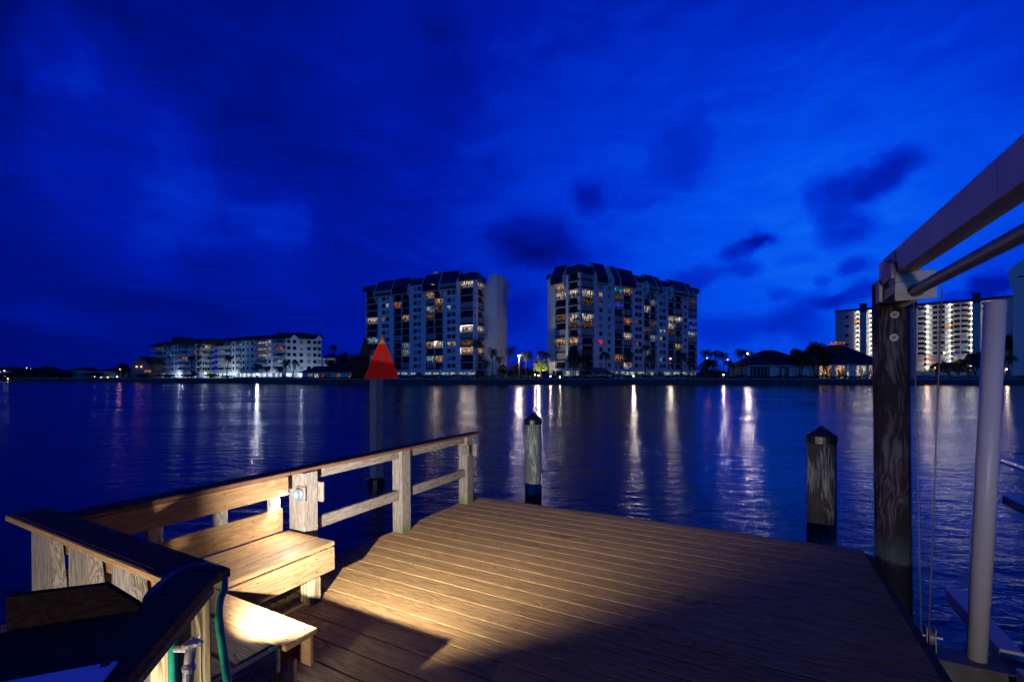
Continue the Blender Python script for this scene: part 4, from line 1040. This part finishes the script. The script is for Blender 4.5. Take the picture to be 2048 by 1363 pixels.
c2 = hip('low hip roofed clubhouse with warm lit windows left of the lift post', 'clubhouse', 'clubhouse', 1632, 1775, 154, 750, 728, 690, 1688, 1716, 'stucco_warm',
    [(1641, 1666, 'warm'), (1672, 1692, 'warm'), (1696, 1700, 'white'), (1714, 1723, 'white'), (1724, 1734, 'white'), (1740, 1752, 'warm')], grp='hip roofed clubhouses')
MB().box(-2.2, 2.2, 6, 8, 12.2, 13.0).build('ridge_light', M['orange'], c2)
hip('low lit pavilion with shallow dark roof right of the white condominiums', 'pavilion', 'pavilion', 600, 712, 178, 752, 744, 732, 622, 690, 'stucco', [(615, 624, 'white'), (628, 636, 'white'), (641, 660, 'dim'), (672, 680, 'dim'), (695, 705, 'dim')], depth=10)
gh = hip('pale gabled house roof rising behind the dark trees by the palm', 'house', 'house', 640, 672, 215, 750, 716, 706, 655, 657, 'stucco', depth=10)
hh = thing('house', 'pale gabled house with two orange lamps left of the condominiums', 'house', loc=(atx(283, 232), 232, LZ))
zz = lambda y, Y: (HY-y)/F*Y+EYE-LZ
MB().prism([(-5.4, 0), (4, 0), (4, zz(728, 232)), (-1.2, zz(713, 232)), (-5.4, zz(730, 232))], 0, 9, 'y').build('wall', M['stucco_dim'], hh)
MB().prism([(-1.4, zz(712, 232)), (4.6, zz(713, 232)), (4.6, zz(728, 232)), (-1.0, zz(712, 232)-.3)], -.6, 9.5, 'y').build('roof', M['shingle'], hh)
for x in (-2.2, .2): MB().ball((x, -.4, zz(733, 232)), .22, 8, 6).build('lamp', M['bulbo'], hh)
MB().box(-.2+2, 5.0, -.5, -.1, 2.8, 3.9).build('porch', M['orange'], hh)
far_h = [(12, 262, 30, 742, 733, 'house with white lamps at the far left edge', 'cool', [(-6, 745), (2, 741), (5, 752), (9, 757), (-8, 752)]),
         (60, 275, 26, 741, 736, 'dark low house right of the leftmost house', 'dim', [(-2, 736), (5, 737)]),
         (112, 275, 22, 748, 742, 'small dim house between far trees on the left shore', 'dim', [(-4, 742), (2, 754)]),
         (160, 252, 40, 741, 734, 'long low house with pale gable on the left shore', 'stucco', [(34, 753)]),
         (215, 240, 34, 742, 735, 'low house with bright lamps right of the long low house', 'dim', [(-8, 754), (5, 754), (8, 757), (24, 753)])]
for i, (px, Y, wpx, ye, yr, lab, mt, lamps) in enumerate(far_h):
    b = hip(lab, 'house', 'house', px-wpx/2, px+wpx/2, Y, 756, ye, yr, px-wpx/5, px+wpx/5, 'stucco_grey', depth=8, grp='low houses on the far left shore')
    for dx, y in lamps:
        MB().ball((dx/F*Y, -1.4, zz(y, Y)), .22, 8, 6).build('lamp', M['farw' if (dx+i) % 2 else 'farc'], b)

# ------------------------------------------------------------------ trees
def palm_mesh(seed, nf=22, fl=2.6):
    r = random.Random(seed); mb = MB()
    for i in range(nf):
        a = 2*pi*i/nf*2.4+r.uniform(-.3, .3); e = r.uniform(-.35, 1.25); L = fl*r.uniform(.8, 1.15)
        p = Vector((0, 0, 0)); d = Vector((cos(a)*cos(e), sin(a)*cos(e), sin(e))); n = 9; side = Vector((-sin(a), cos(a), 0))
        for k in range(n):
            q = p+d*(L/n); wv = .85*sin(pi*(k+1.2)/(n+1.6))*.75
            for sg in (-1, 1):
                for j in range(2):
                    b0 = p.lerp(q, j*.5); b1_ = p.lerp(q, j*.5+.38)
                    tip = b0+side*sg*wv+d*.28*L/3+Vector((0, 0, -wv*r.uniform(.35, .9)))
                    mb.add([b0, b1_, tip], [(0, 1, 2)])
            p = q; d = (d+Vector((0, 0, -.26-.05*k))).normalized()
    return mb
PALM = [palm_mesh(s, 24).mesh('crown', M['leaf']) for s in (1, 2, 3)]
PALMG = palm_mesh(5).mesh('crown', M['leafg'])
TRK = {}
def palm(px, ytop, Y, label, lean=0., size=1., green=False, yb=None, seed=0):
    z = (HY-ytop)/F*Y+EYE-LZ; x = atx(px, Y)
    t = thing('palm_tree', label, 'palm tree', loc=(x, Y, LZ), rz=seed*1.3, group='palm trees on the far shore')
    o = link('crown', PALMG if green else PALM[seed % 3], t); o.location = (0, 0, z-.6*size); o.scale = (size,)*3
    c, s_ = cos(-seed*1.3), sin(-seed*1.3); dx = -lean
    MB().tube([(dx*c, dx*s_, -.2), (dx*.5*c+.1, dx*.5*s_, z*.45), (0, 0, z-.6*size)], [.24, .17, .15], 8).build('trunk', M['trunk'], t, smooth=True)
palms = [ # px, crown row, extra distance behind the seawall, lean, size, label
 (384, 712, 6, .5, 1.05, 'tall palm in front of the leftmost condominium'), (388, 742, 4, 0, .8, 'squat palm at the foot of the leftmost condominium'), (458, 712, 8, 1.2, 1.1, 'leaning palm before the left end of the second condominium'),
 (515, 729, 8, 0, 1.2, 'broad low palm under the lit condominium balconies'), (534, 733, 7, 0, .8, 'smaller palm right of the broad low palm'), (558, 736, 7, 0, .8, 'low palm before the condominium corner'),
 (573, 722, 6, .8, .9, 'left one of the two tall palms by the condominium corner'), (592, 722, 6, 1.6, .9, 'right one of the two tall palms by the condominium corner'), (667, 690, 22, 0, 1.15, 'tallest lone palm above the dark trees on the left'),
 (954, 680, 8, .2, 1.2, 'tall palm in front of the corner balconies of the left tower'), (986, 698, 8, .4, 1.2, 'palm before the blank end wall of the left tower'), (1000, 713, 9, .3, 1.1, 'shorter palm at the foot of the end wall'),
 (973, 722, 7, .2, 1.1, 'low palm below the corner flats of the left tower'), (1021, 696, 25, .2, 1.3, 'palm left of the starry street lamp'), (1052, 704, 10, .1, 1.45, 'large palm right of the starry street lamp'),
 (1081, 702, 8, -.3, .95, 'left slender palm before the floodlit tree'), (1093, 705, 8, -1.3, 1., 'right slender palm leaning before the floodlit tree'), (1211, 704, 8, -.6, 1.15, 'palm before the middle of the right tower'),
 (1258, 706, 12, 0, 1.1, 'palm before the white lit flat of the right tower'), (1291, 692, 9, .2, 1.1, 'tallest palm before the right tower'), (1301, 710, 8, .3, .95, 'short palm beside the tallest palm of the right tower'), (1364, 706, 8, .2, 1.25, 'palm at the right end of the right tower'),
 (1380, 716, 10, 0, 1., 'low palm at the right corner of the right tower'), (1411, 700, 14, .2, 1.2, 'first palm right of the right tower'), (1430, 703, 12, .1, 1.2, 'second palm right of the right tower'), (1447, 705, 12, -.2, 1.1, 'third palm right of the right tower'),
 (1484, 699, 9, .1, 1.35, 'feathery palm left of the dark clubhouse'), (1497, 704, 26, 0, 1.1, 'palm by the street lamp behind the clubhouse'), (1513, 707, 24, .2, 1., 'palm just above the clubhouse roof slope'),
 (1872, 726, 8, -.6, 1.3, 'palm left of the thin lift cable'), (1892, 724, 9, -1.2, 1.3, 'palm between the lift cable and the leaning trunks'), (1912, 724, 8, -1.6, 1.3, 'leftmost leaning trunk palm before the cream block'),
 (1928, 718, 8, -1.8, 1.3, 'second leaning trunk palm before the cream block'), (1941, 716, 9, -1.8, 1.4, 'third leaning trunk palm before the cream block'), (1956, 716, 8, 1.2, 1.4, 'palm left of the white guide pole'), (1972, 718, 8, 1.4, 1.3, 'palm partly hidden by the white guide pole'),
 (2016, 712, 9, -.6, 1.4, 'palm right of the white guide pole'), (2036, 708, 9, .8, 1.5, 'palm at the right border'), (1160, 716, 6, 0, 1.0, 'small palm under the spreading fig tree')]
for i, (px, y, dY, ln, sz, lab) in enumerate(palms): palm(px, y, shoreY(px)+dY, lab, ln, sz, False, seed=i)
palm(1458, 722, 163, 'green floodlit palm left of the dark clubhouse', .3, 1.1, True, seed=50)
palm(1468, 727, 162, 'small green floodlit palm beside the dark clubhouse', .3, .9, True, seed=51)

def crown_mesh(seed, n=2600, leaf=.42, lobes=14):
    """unit-ish crown: leaf clumps scattered over several lobes, gaps between"""
    r = random.Random(seed); L = []
    for i in range(lobes):
        a = r.uniform(0, 2*pi); q = r.uniform(.15, .72); L.append((Vector((cos(a)*q, sin(a)*q*.8, r.uniform(-.25, .62))), r.uniform(.22, .42)))
    mb = MB()
    for i in range(n):
        c, rad = r.choice(L); v = Vector((r.gauss(0, 1), r.gauss(0, 1), r.gauss(0, 1))).normalized()*rad*r.uniform(.55, 1.08)
        p = c+v; s_ = leaf*.13*r.uniform(.5, 1.4)
        a = Vector((r.gauss(0, 1), r.gauss(0, 1), r.gauss(0, 1))).normalized()*s_; b = a.orthogonal().normalized()*s_
        mb.add([p-a, p+b*.6, p+a, p-b*.6], [(0, 1, 2, 3)])
    return mb
CR = [crown_mesh(s).mesh('crown', M['hedge']) for s in (21, 22, 23)]; CRG = crown_mesh(30, 1800, .55).mesh('crown', M['leafg'])
def tree(px, Y, yt, ybot, wpx, label, seed=0, green=False, name='broadleaf_tree', trunks=2, cat='tree'):
    x = atx(px, Y); zt = (HY-yt)/F*Y+EYE-LZ; zb = max((HY-ybot)/F*Y+EYE-LZ, .2); W = wpx/F*Y/2
    t = thing(name, label, cat, loc=(x, Y, LZ), rz=seed*.9, group='dark broadleaf trees on the far shore' if cat == 'tree' else 'bushes along the far shore')
    o = link('crown', CRG if green else CR[seed % 3], t); hz = (zt-zb)/1.55; o.location = (0, 0, zb+hz*.55); o.scale = (W*1.08, W*.8, hz)
    tk = MB()
    for k in range(trunks):
        a = k*2.1+seed; tk.tube([(cos(a)*.3, sin(a)*.3, -.2), (cos(a)*.5, sin(a)*.5, zb*.6+.2), (cos(a)*W*.35, sin(a)*W*.3, zb+hz*.7)], [.28, .2, .08], 7)
        tk.tube([(cos(a)*.5, sin(a)*.5, zb*.6+.2), (cos(a+1)*W*.5, sin(a+1)*W*.4, zb+hz*.8)], [.14, .05], 6)
    tk.build('trunk', M['trunk'], t, smooth=True)
trees = [(1148, 157, 700, 728, 44, 'spreading dark fig tree before the corner of the right tower', 3), (1172, 157, 702, 726, 38, 'dark fig tree right of the spreading fig tree', 2),
 (1600, 152.6, 688, 735, 62, 'dense dark tree between the two clubhouses', 2), (1632, 152.6, 682, 732, 66, 'tallest dense tree between the two clubhouses', 2), (1655, 152.6, 696, 738, 40, 'low dark tree before the lit clubhouse', 1),
 (1965, 172, 692, 735, 52, 'dark tree behind the white guide pole', 2), (2010, 175, 668, 728, 70, 'big dark tree right of the guide pole', 2), (2052, 172, 655, 728, 70, 'tall dark tree at the right border', 2), (1940, 180, 700, 732, 46, 'dark tree before the right half of the cream block', 2),
 (690, 185, 702, 750, 56, 'dark tree mass left of the marker', 2), (715, 182, 706, 752, 50, 'dark tree just left of the marker', 2), (668, 190, 712, 748, 40, 'dark tree below the tallest lone palm', 1), (736, 178, 700, 750, 44, 'dark tree behind the red marker at the foot of the left tower', 2),
 (245, 240, 724, 752, 34, 'dark tree left of the gabled house', 1), (222, 246, 733, 756, 40, 'low dark tree between the left houses', 1), (185, 236, 744, 762, 60, 'dark tree mound before the long low house', 1), (130, 250, 738, 762, 50, 'dark tree mound between the left houses', 1),
 (90, 255, 741, 762, 56, 'dark mound of trees near the far left', 1), (40, 268, 734, 758, 50, 'dark tree behind the leftmost houses', 1), (10, 285, 732, 756, 50, 'dark tree at the left border', 1), (650, 182, 735, 752, 30, 'small dark tree before the low pavilion', 2), (635, 181, 738, 752, 24, 'smallest tree before the low pavilion', 1),
 (1035, 166, 722, 750, 50, 'dark shrubby tree below the starry street lamp', 2), (1005, 162, 724, 750, 44, 'dark tree below the end wall of the left tower', 2), (1420, 168, 716, 748, 56, 'dark tree behind the row of three palms', 2), (1470, 172, 722, 748, 40, 'dark tree left of the dark clubhouse', 2), (1520, 172, 722, 748, 30, 'dark tree behind the clubhouse porch', 1),
 (1900, 185, 722, 745, 70, 'low dark tree band before the cream block', 2), (1765, 170, 716, 748, 50, 'dark tree beside the lit clubhouse', 1)]
for i, (px, Y, yt, yb, w_, lab, tk) in enumerate(trees): tree(px, Y, yt, yb, w_, lab, i, trunks=tk)
tree(1080, 168, 715, 742, 36, 'bright yellow green floodlit tree between the towers', 3, True)
bushes = [(284, 203, 747, 765, 34, 'round bush left of the dark shoreline hedge'), (330, 200, 747, 765, 46, 'dark shoreline bush below the leftmost condominium'), (378, 194, 745, 764, 54, 'largest shoreline bush below the condominiums'), (424, 191, 746, 764, 44, 'shoreline bush below the gap of the condominiums'), (455, 190, 750, 764, 30, 'small bush right of the shoreline bushes'), (262, 214, 750, 765, 24, 'small bush before the gabled house')]
for i, (px, Y, yt, yb, w_, lab) in enumerate(bushes): tree(px, Y, yt, 757, w_, lab, i, name='shore_bush', trunks=1, cat='bush')
# far dark woodland that closes the gaps behind the buildings
wr = random.Random(77); wm_ = MB()
for i in range(15000):
    x = wr.uniform(-330, 420); Yw = (262 if x < -60 else 238 if x < 200 else 330)+wr.uniform(-2, 2); top = 4.2+1.3*sin(x*.11)+.9*sin(x*.37+1)+.6*sin(x*.93)
    if x > 200: top += 2
    p = Vector((x, Yw, LZ+wr.uniform(0, 1)**.8*top)); s_ = wr.uniform(.5, 1.2)
    a = Vector((wr.gauss(0, 1), wr.gauss(0, .6), wr.gauss(0, 1))).normalized()*s_; b = a.orthogonal().normalized()*s_
    wm_.add([p-a, p+b*.8, p+a, p-b*.8], [(0, 1, 2, 3)])
tag(wm_.build('woodland', M['hedge']), 'far dark band of trees closing the gaps behind the shore buildings', 'woodland', kind='stuff')
# clipped hedges on the seawall lawn
def hedge(px0, px1, y, label, seed):
    Y = shoreY((px0+px1)/2)+4; x0, x1 = atx(px0, Y), atx(px1, Y); r = random.Random(seed); mb = MB(); h = (HY-y)/F*Y+EYE-LZ
    n = int((x1-x0)*34)
    for i in range(n):
        x = r.uniform(x0, x1); hh_ = h*(.82+.22*sin(x*.9)+.1*sin(x*2.7+1)); p = Vector((x, r.uniform(-.9, .9), r.uniform(0, 1)**.6*hh_)); s_ = r.uniform(.15, .4)
        a = Vector((r.gauss(0, 1), r.gauss(0, 1), r.gauss(0, 1))).normalized()*s_; b = a.orthogonal().normalized()*s_
        mb.add([p-a-Vector(((x0+x1)/2, 0, 0)), p+b*.7-Vector(((x0+x1)/2, 0, 0)), p+a-Vector(((x0+x1)/2, 0, 0)), p-b*.7-Vector(((x0+x1)/2, 0, 0))], [(0, 1, 2, 3)])
    tag(mb.build('hedge', M['hedge'], loc=((x0+x1)/2, Y, LZ)), label, 'hedge', 'hedges along the seawall lawn')
for i, (a, b, y, lab) in enumerate([(745, 960, 749, 'long low hedge at the foot of the left tower'), (960, 1068, 748, 'hedge between the left tower and the lawn lamps'), (1110, 1218, 751, 'thin hedge under the fig trees'), (1221, 1402, 747, 'thick hedge at the foot of the right tower'), (1405, 1492, 749, 'low hedge below the row of palms'), (1496, 1760, 750, 'thin hedge before the clubhouses'), (1835, 2080, 750, 'long hedge before the cream block'), (470, 600, 754, 'low hedge before the second condominium'), (470+135, 744, 754, 'low hedge before the pavilion')]): hedge(a, b, y, lab, i)

# ------------------------------------------------------------------ lamps on the far shore
def lamp(px, y, Y, label, power, c, name='street_lamp', r=.22, bulb='bulbw', cat='street lamp', grp='tall street lamps', omni=False):
    z = (HY-y)/F*Y+EYE-LZ; t = thing(name, label, cat, loc=(atx(px, Y), Y, LZ), group=grp)
    if z > 2: MB().tube([(.0, 0, 0), (.0, 0, z-.5)], [.13, .08], 10).tube([(0, 0, z-.5), (0, -.25, z-.05), (0, -.5, z+.02)], .05, 8).build('pole', M['lp'], t, smooth=True)
    else: MB().tube([(0, 0, 0), (0, 0, z-.15)], .05, 8).build('stake', M['lp'], t, smooth=True)
    MB().ball((0, -.5 if z > 2 else 0, z), r, 12, 8, .8).build('globe', M[bulb], t, smooth=True)
    l = bpy.data.lights.new(name+'_bulb', 'POINT' if omni else 'SPOT'); l.energy = power; l.color = c; l.shadow_soft_size = r
    if not omni: l.spot_size = R(150); l.spot_blend = .3
    o = bpy.data.objects.new('bulb', l); col.objects.link(o); o.parent = t; o.rotation_euler = Vector((-t.location.x/t.location.y*.8, -1, -.12)).to_track_quat('-Z', 'Y').to_euler(); o.location = (0, -.5-r*1.6 if z > 2 else -r*1.6, z+.05)
WC = (1., .84, .68)
up = thing('tree_uplight', 'small ground floodlight under the bright yellow green tree', 'floodlight', loc=(atx(1080, 163), 163, LZ))
MB().tube([(0, 0, 0), (0, 0, .25)], [.15, .18], 12).build('housing', M['black'], up)
upl = bpy.data.lights.new('uplight_bulb', 'SPOT'); upl.energy = 6000; upl.color = (1, .9, .6); upl.spot_size = R(95); upl.shadow_soft_size = .15
o = bpy.data.objects.new('bulb', upl); col.objects.link(o); o.parent = up; o.location = (0, 0, .3); o.rotation_euler = Vector((0, .75, .8)).to_track_quat('-Z', 'Y').to_euler()
lamp(1038, 711, 158, 'starry bright street lamp between the two towers', 1500, WC, r=.32, omni=True)
lamp(1493, 707, 176, 'bright street lamp rising behind the dark clubhouse gable', 3000, (1, .86, .70), r=.34)
lamp(1514, 706, 190, 'fainter street lamp glowing behind the palm above the clubhouse', 1500, WC, r=.2)
for px, y, lab, pw_ in ((1070, 749, 'left one of the pair of lawn lamps by the lit tree', 110), (1077, 750, 'right one of the pair of lawn lamps by the lit tree', 1400), (1101, 752, 'lawn lamp left of the fig trees', 130), (1120, 753.5, 'small lawn lamp closest to the fig trees', 70), (1267, 751.5, 'lone lawn lamp before the right tower', 900), (1447, 749, 'lawn lamp on the seawall below the palms', 350), (1340, 717, 'terrace lamp on the lowest floor of the right tower', 700)):
    lamp(px, y, 151.8 if px != 1340 else 176, lab, pw_, (1, .86, .74), name='lawn_lamp', r=.16, cat='lamp', grp='small lamps on the far lawn')
for px, y, lab in ((515, 748, 'cool garden lamp at the foot of the second condominium'), (643, 743, 'cool garden lamp beside the pavilion')):
    lamp(px, y, 181, lab, 1000 if px < 600 else 300, (.9, .95, 1.), name='garden_lamp', r=.2, bulb='bulbc', cat='lamp', grp='cool garden lamps')
for px, Y, dx, pw, lab in ((413, 219, .1, 3800, 'ground floodlight washing the bright end wall of the leftmost condominium'), (350, 231, 0, 1500, 'ground floodlight before the long side of the leftmost condominium'), (605, 199, .1, 3000, 'ground floodlight washing the end wall of the second condominium'), (520, 203, 0, 1500, 'ground floodlight under the lit balconies of the second condominium'), (455, 222, 0, 1300, 'ground floodlight at the left end of the second condominium')):
    f_ = thing('ground_floodlight', lab, 'floodlight', loc=(atx(px, Y), Y, LZ), group='ground floodlights before the condominiums')
    MB().tube([(0, 0, 0), (0, 0, .3)], [.2, .26], 10).build('housing', M['black'], f_)
    l = bpy.data.lights.new('floodlight_bulb', 'SPOT'); l.energy = pw; l.color = (.62, .84, 1.); l.spot_size = R(150); l.spot_blend = .5; l.shadow_soft_size = .2
    o = bpy.data.objects.new('bulb', l); col.objects.link(o); o.parent = f_; o.location = (0, 0, .4); o.rotation_euler = Vector((dx, 1, 1.0)).to_track_quat('-Z', 'Y').to_euler()
for px, y, Y, lab in ((412, 746, 219, 'cool lamp between the shoreline bushes and the leftmost condominium'), (620, 746, 200, 'cool lamp at the right end wall of the second condominium'), (360, 747, 226, 'cool lamp behind the largest shoreline bush')):
    lamp(px, y, Y, lab, 60, (.62, .84, 1.), name='garden_lamp', r=.2, bulb='bulbc', cat='lamp', grp='cool garden lamps')
for px, y, Y, lab in ((85/3.938+220, 738, 226, 'orange lamp before the tree left of the gabled house'), (1413, 716, 175, 'orange lamp among the palms'), (1409, 724, 172, 'lower orange lamp among the palms'), (1454, 719, 172, 'orange lamp left of the green palm')):
    lamp(px, y, Y, lab, 60, (1, .4, .1), name='orange_lamp', r=.2, bulb='bulbo', cat='lamp', grp='orange lamps on the far shore')
for px, lab in ((1850, 'orange glow lamp left of the thin lift cable'), (1868, 'orange glow lamp right of the thin lift cable')):
    lamp(px, 735, 166, lab, 150, (1, .4, .12), name='terrace_lamp', r=.3, bulb='bulbo', cat='lamp', grp='orange terrace lamps')
for px, y, lab in ((1886, 705, 'white park lamp before the cream block'), (2034, 716, 'white park lamp at the right border'), (2010, 738, 'bluish lit terrace lamp right of the guide pole')):
    lamp(px, y, 165, lab, 300, (1, .85, .7), name='park_lamp', r=.22, cat='lamp', grp='park lamps before the cream block')
# pale marina fence before the cream block
fn = thing('fence', 'pale low post fence along the seawall below the cream block', 'fence', loc=(atx(1940, 151.2), 151.2, 2.1))
for i in range(26):
    x = -16+i*1.25; MB().box(x-.12, x+.12, -.12, .12, 0, 1.0 if i % 2 else 1.25).build('post', M['blind'], fn)
MB().box(-16, 15.5, -.04, .04, .55, .72).build('rail', M['blind'], fn)
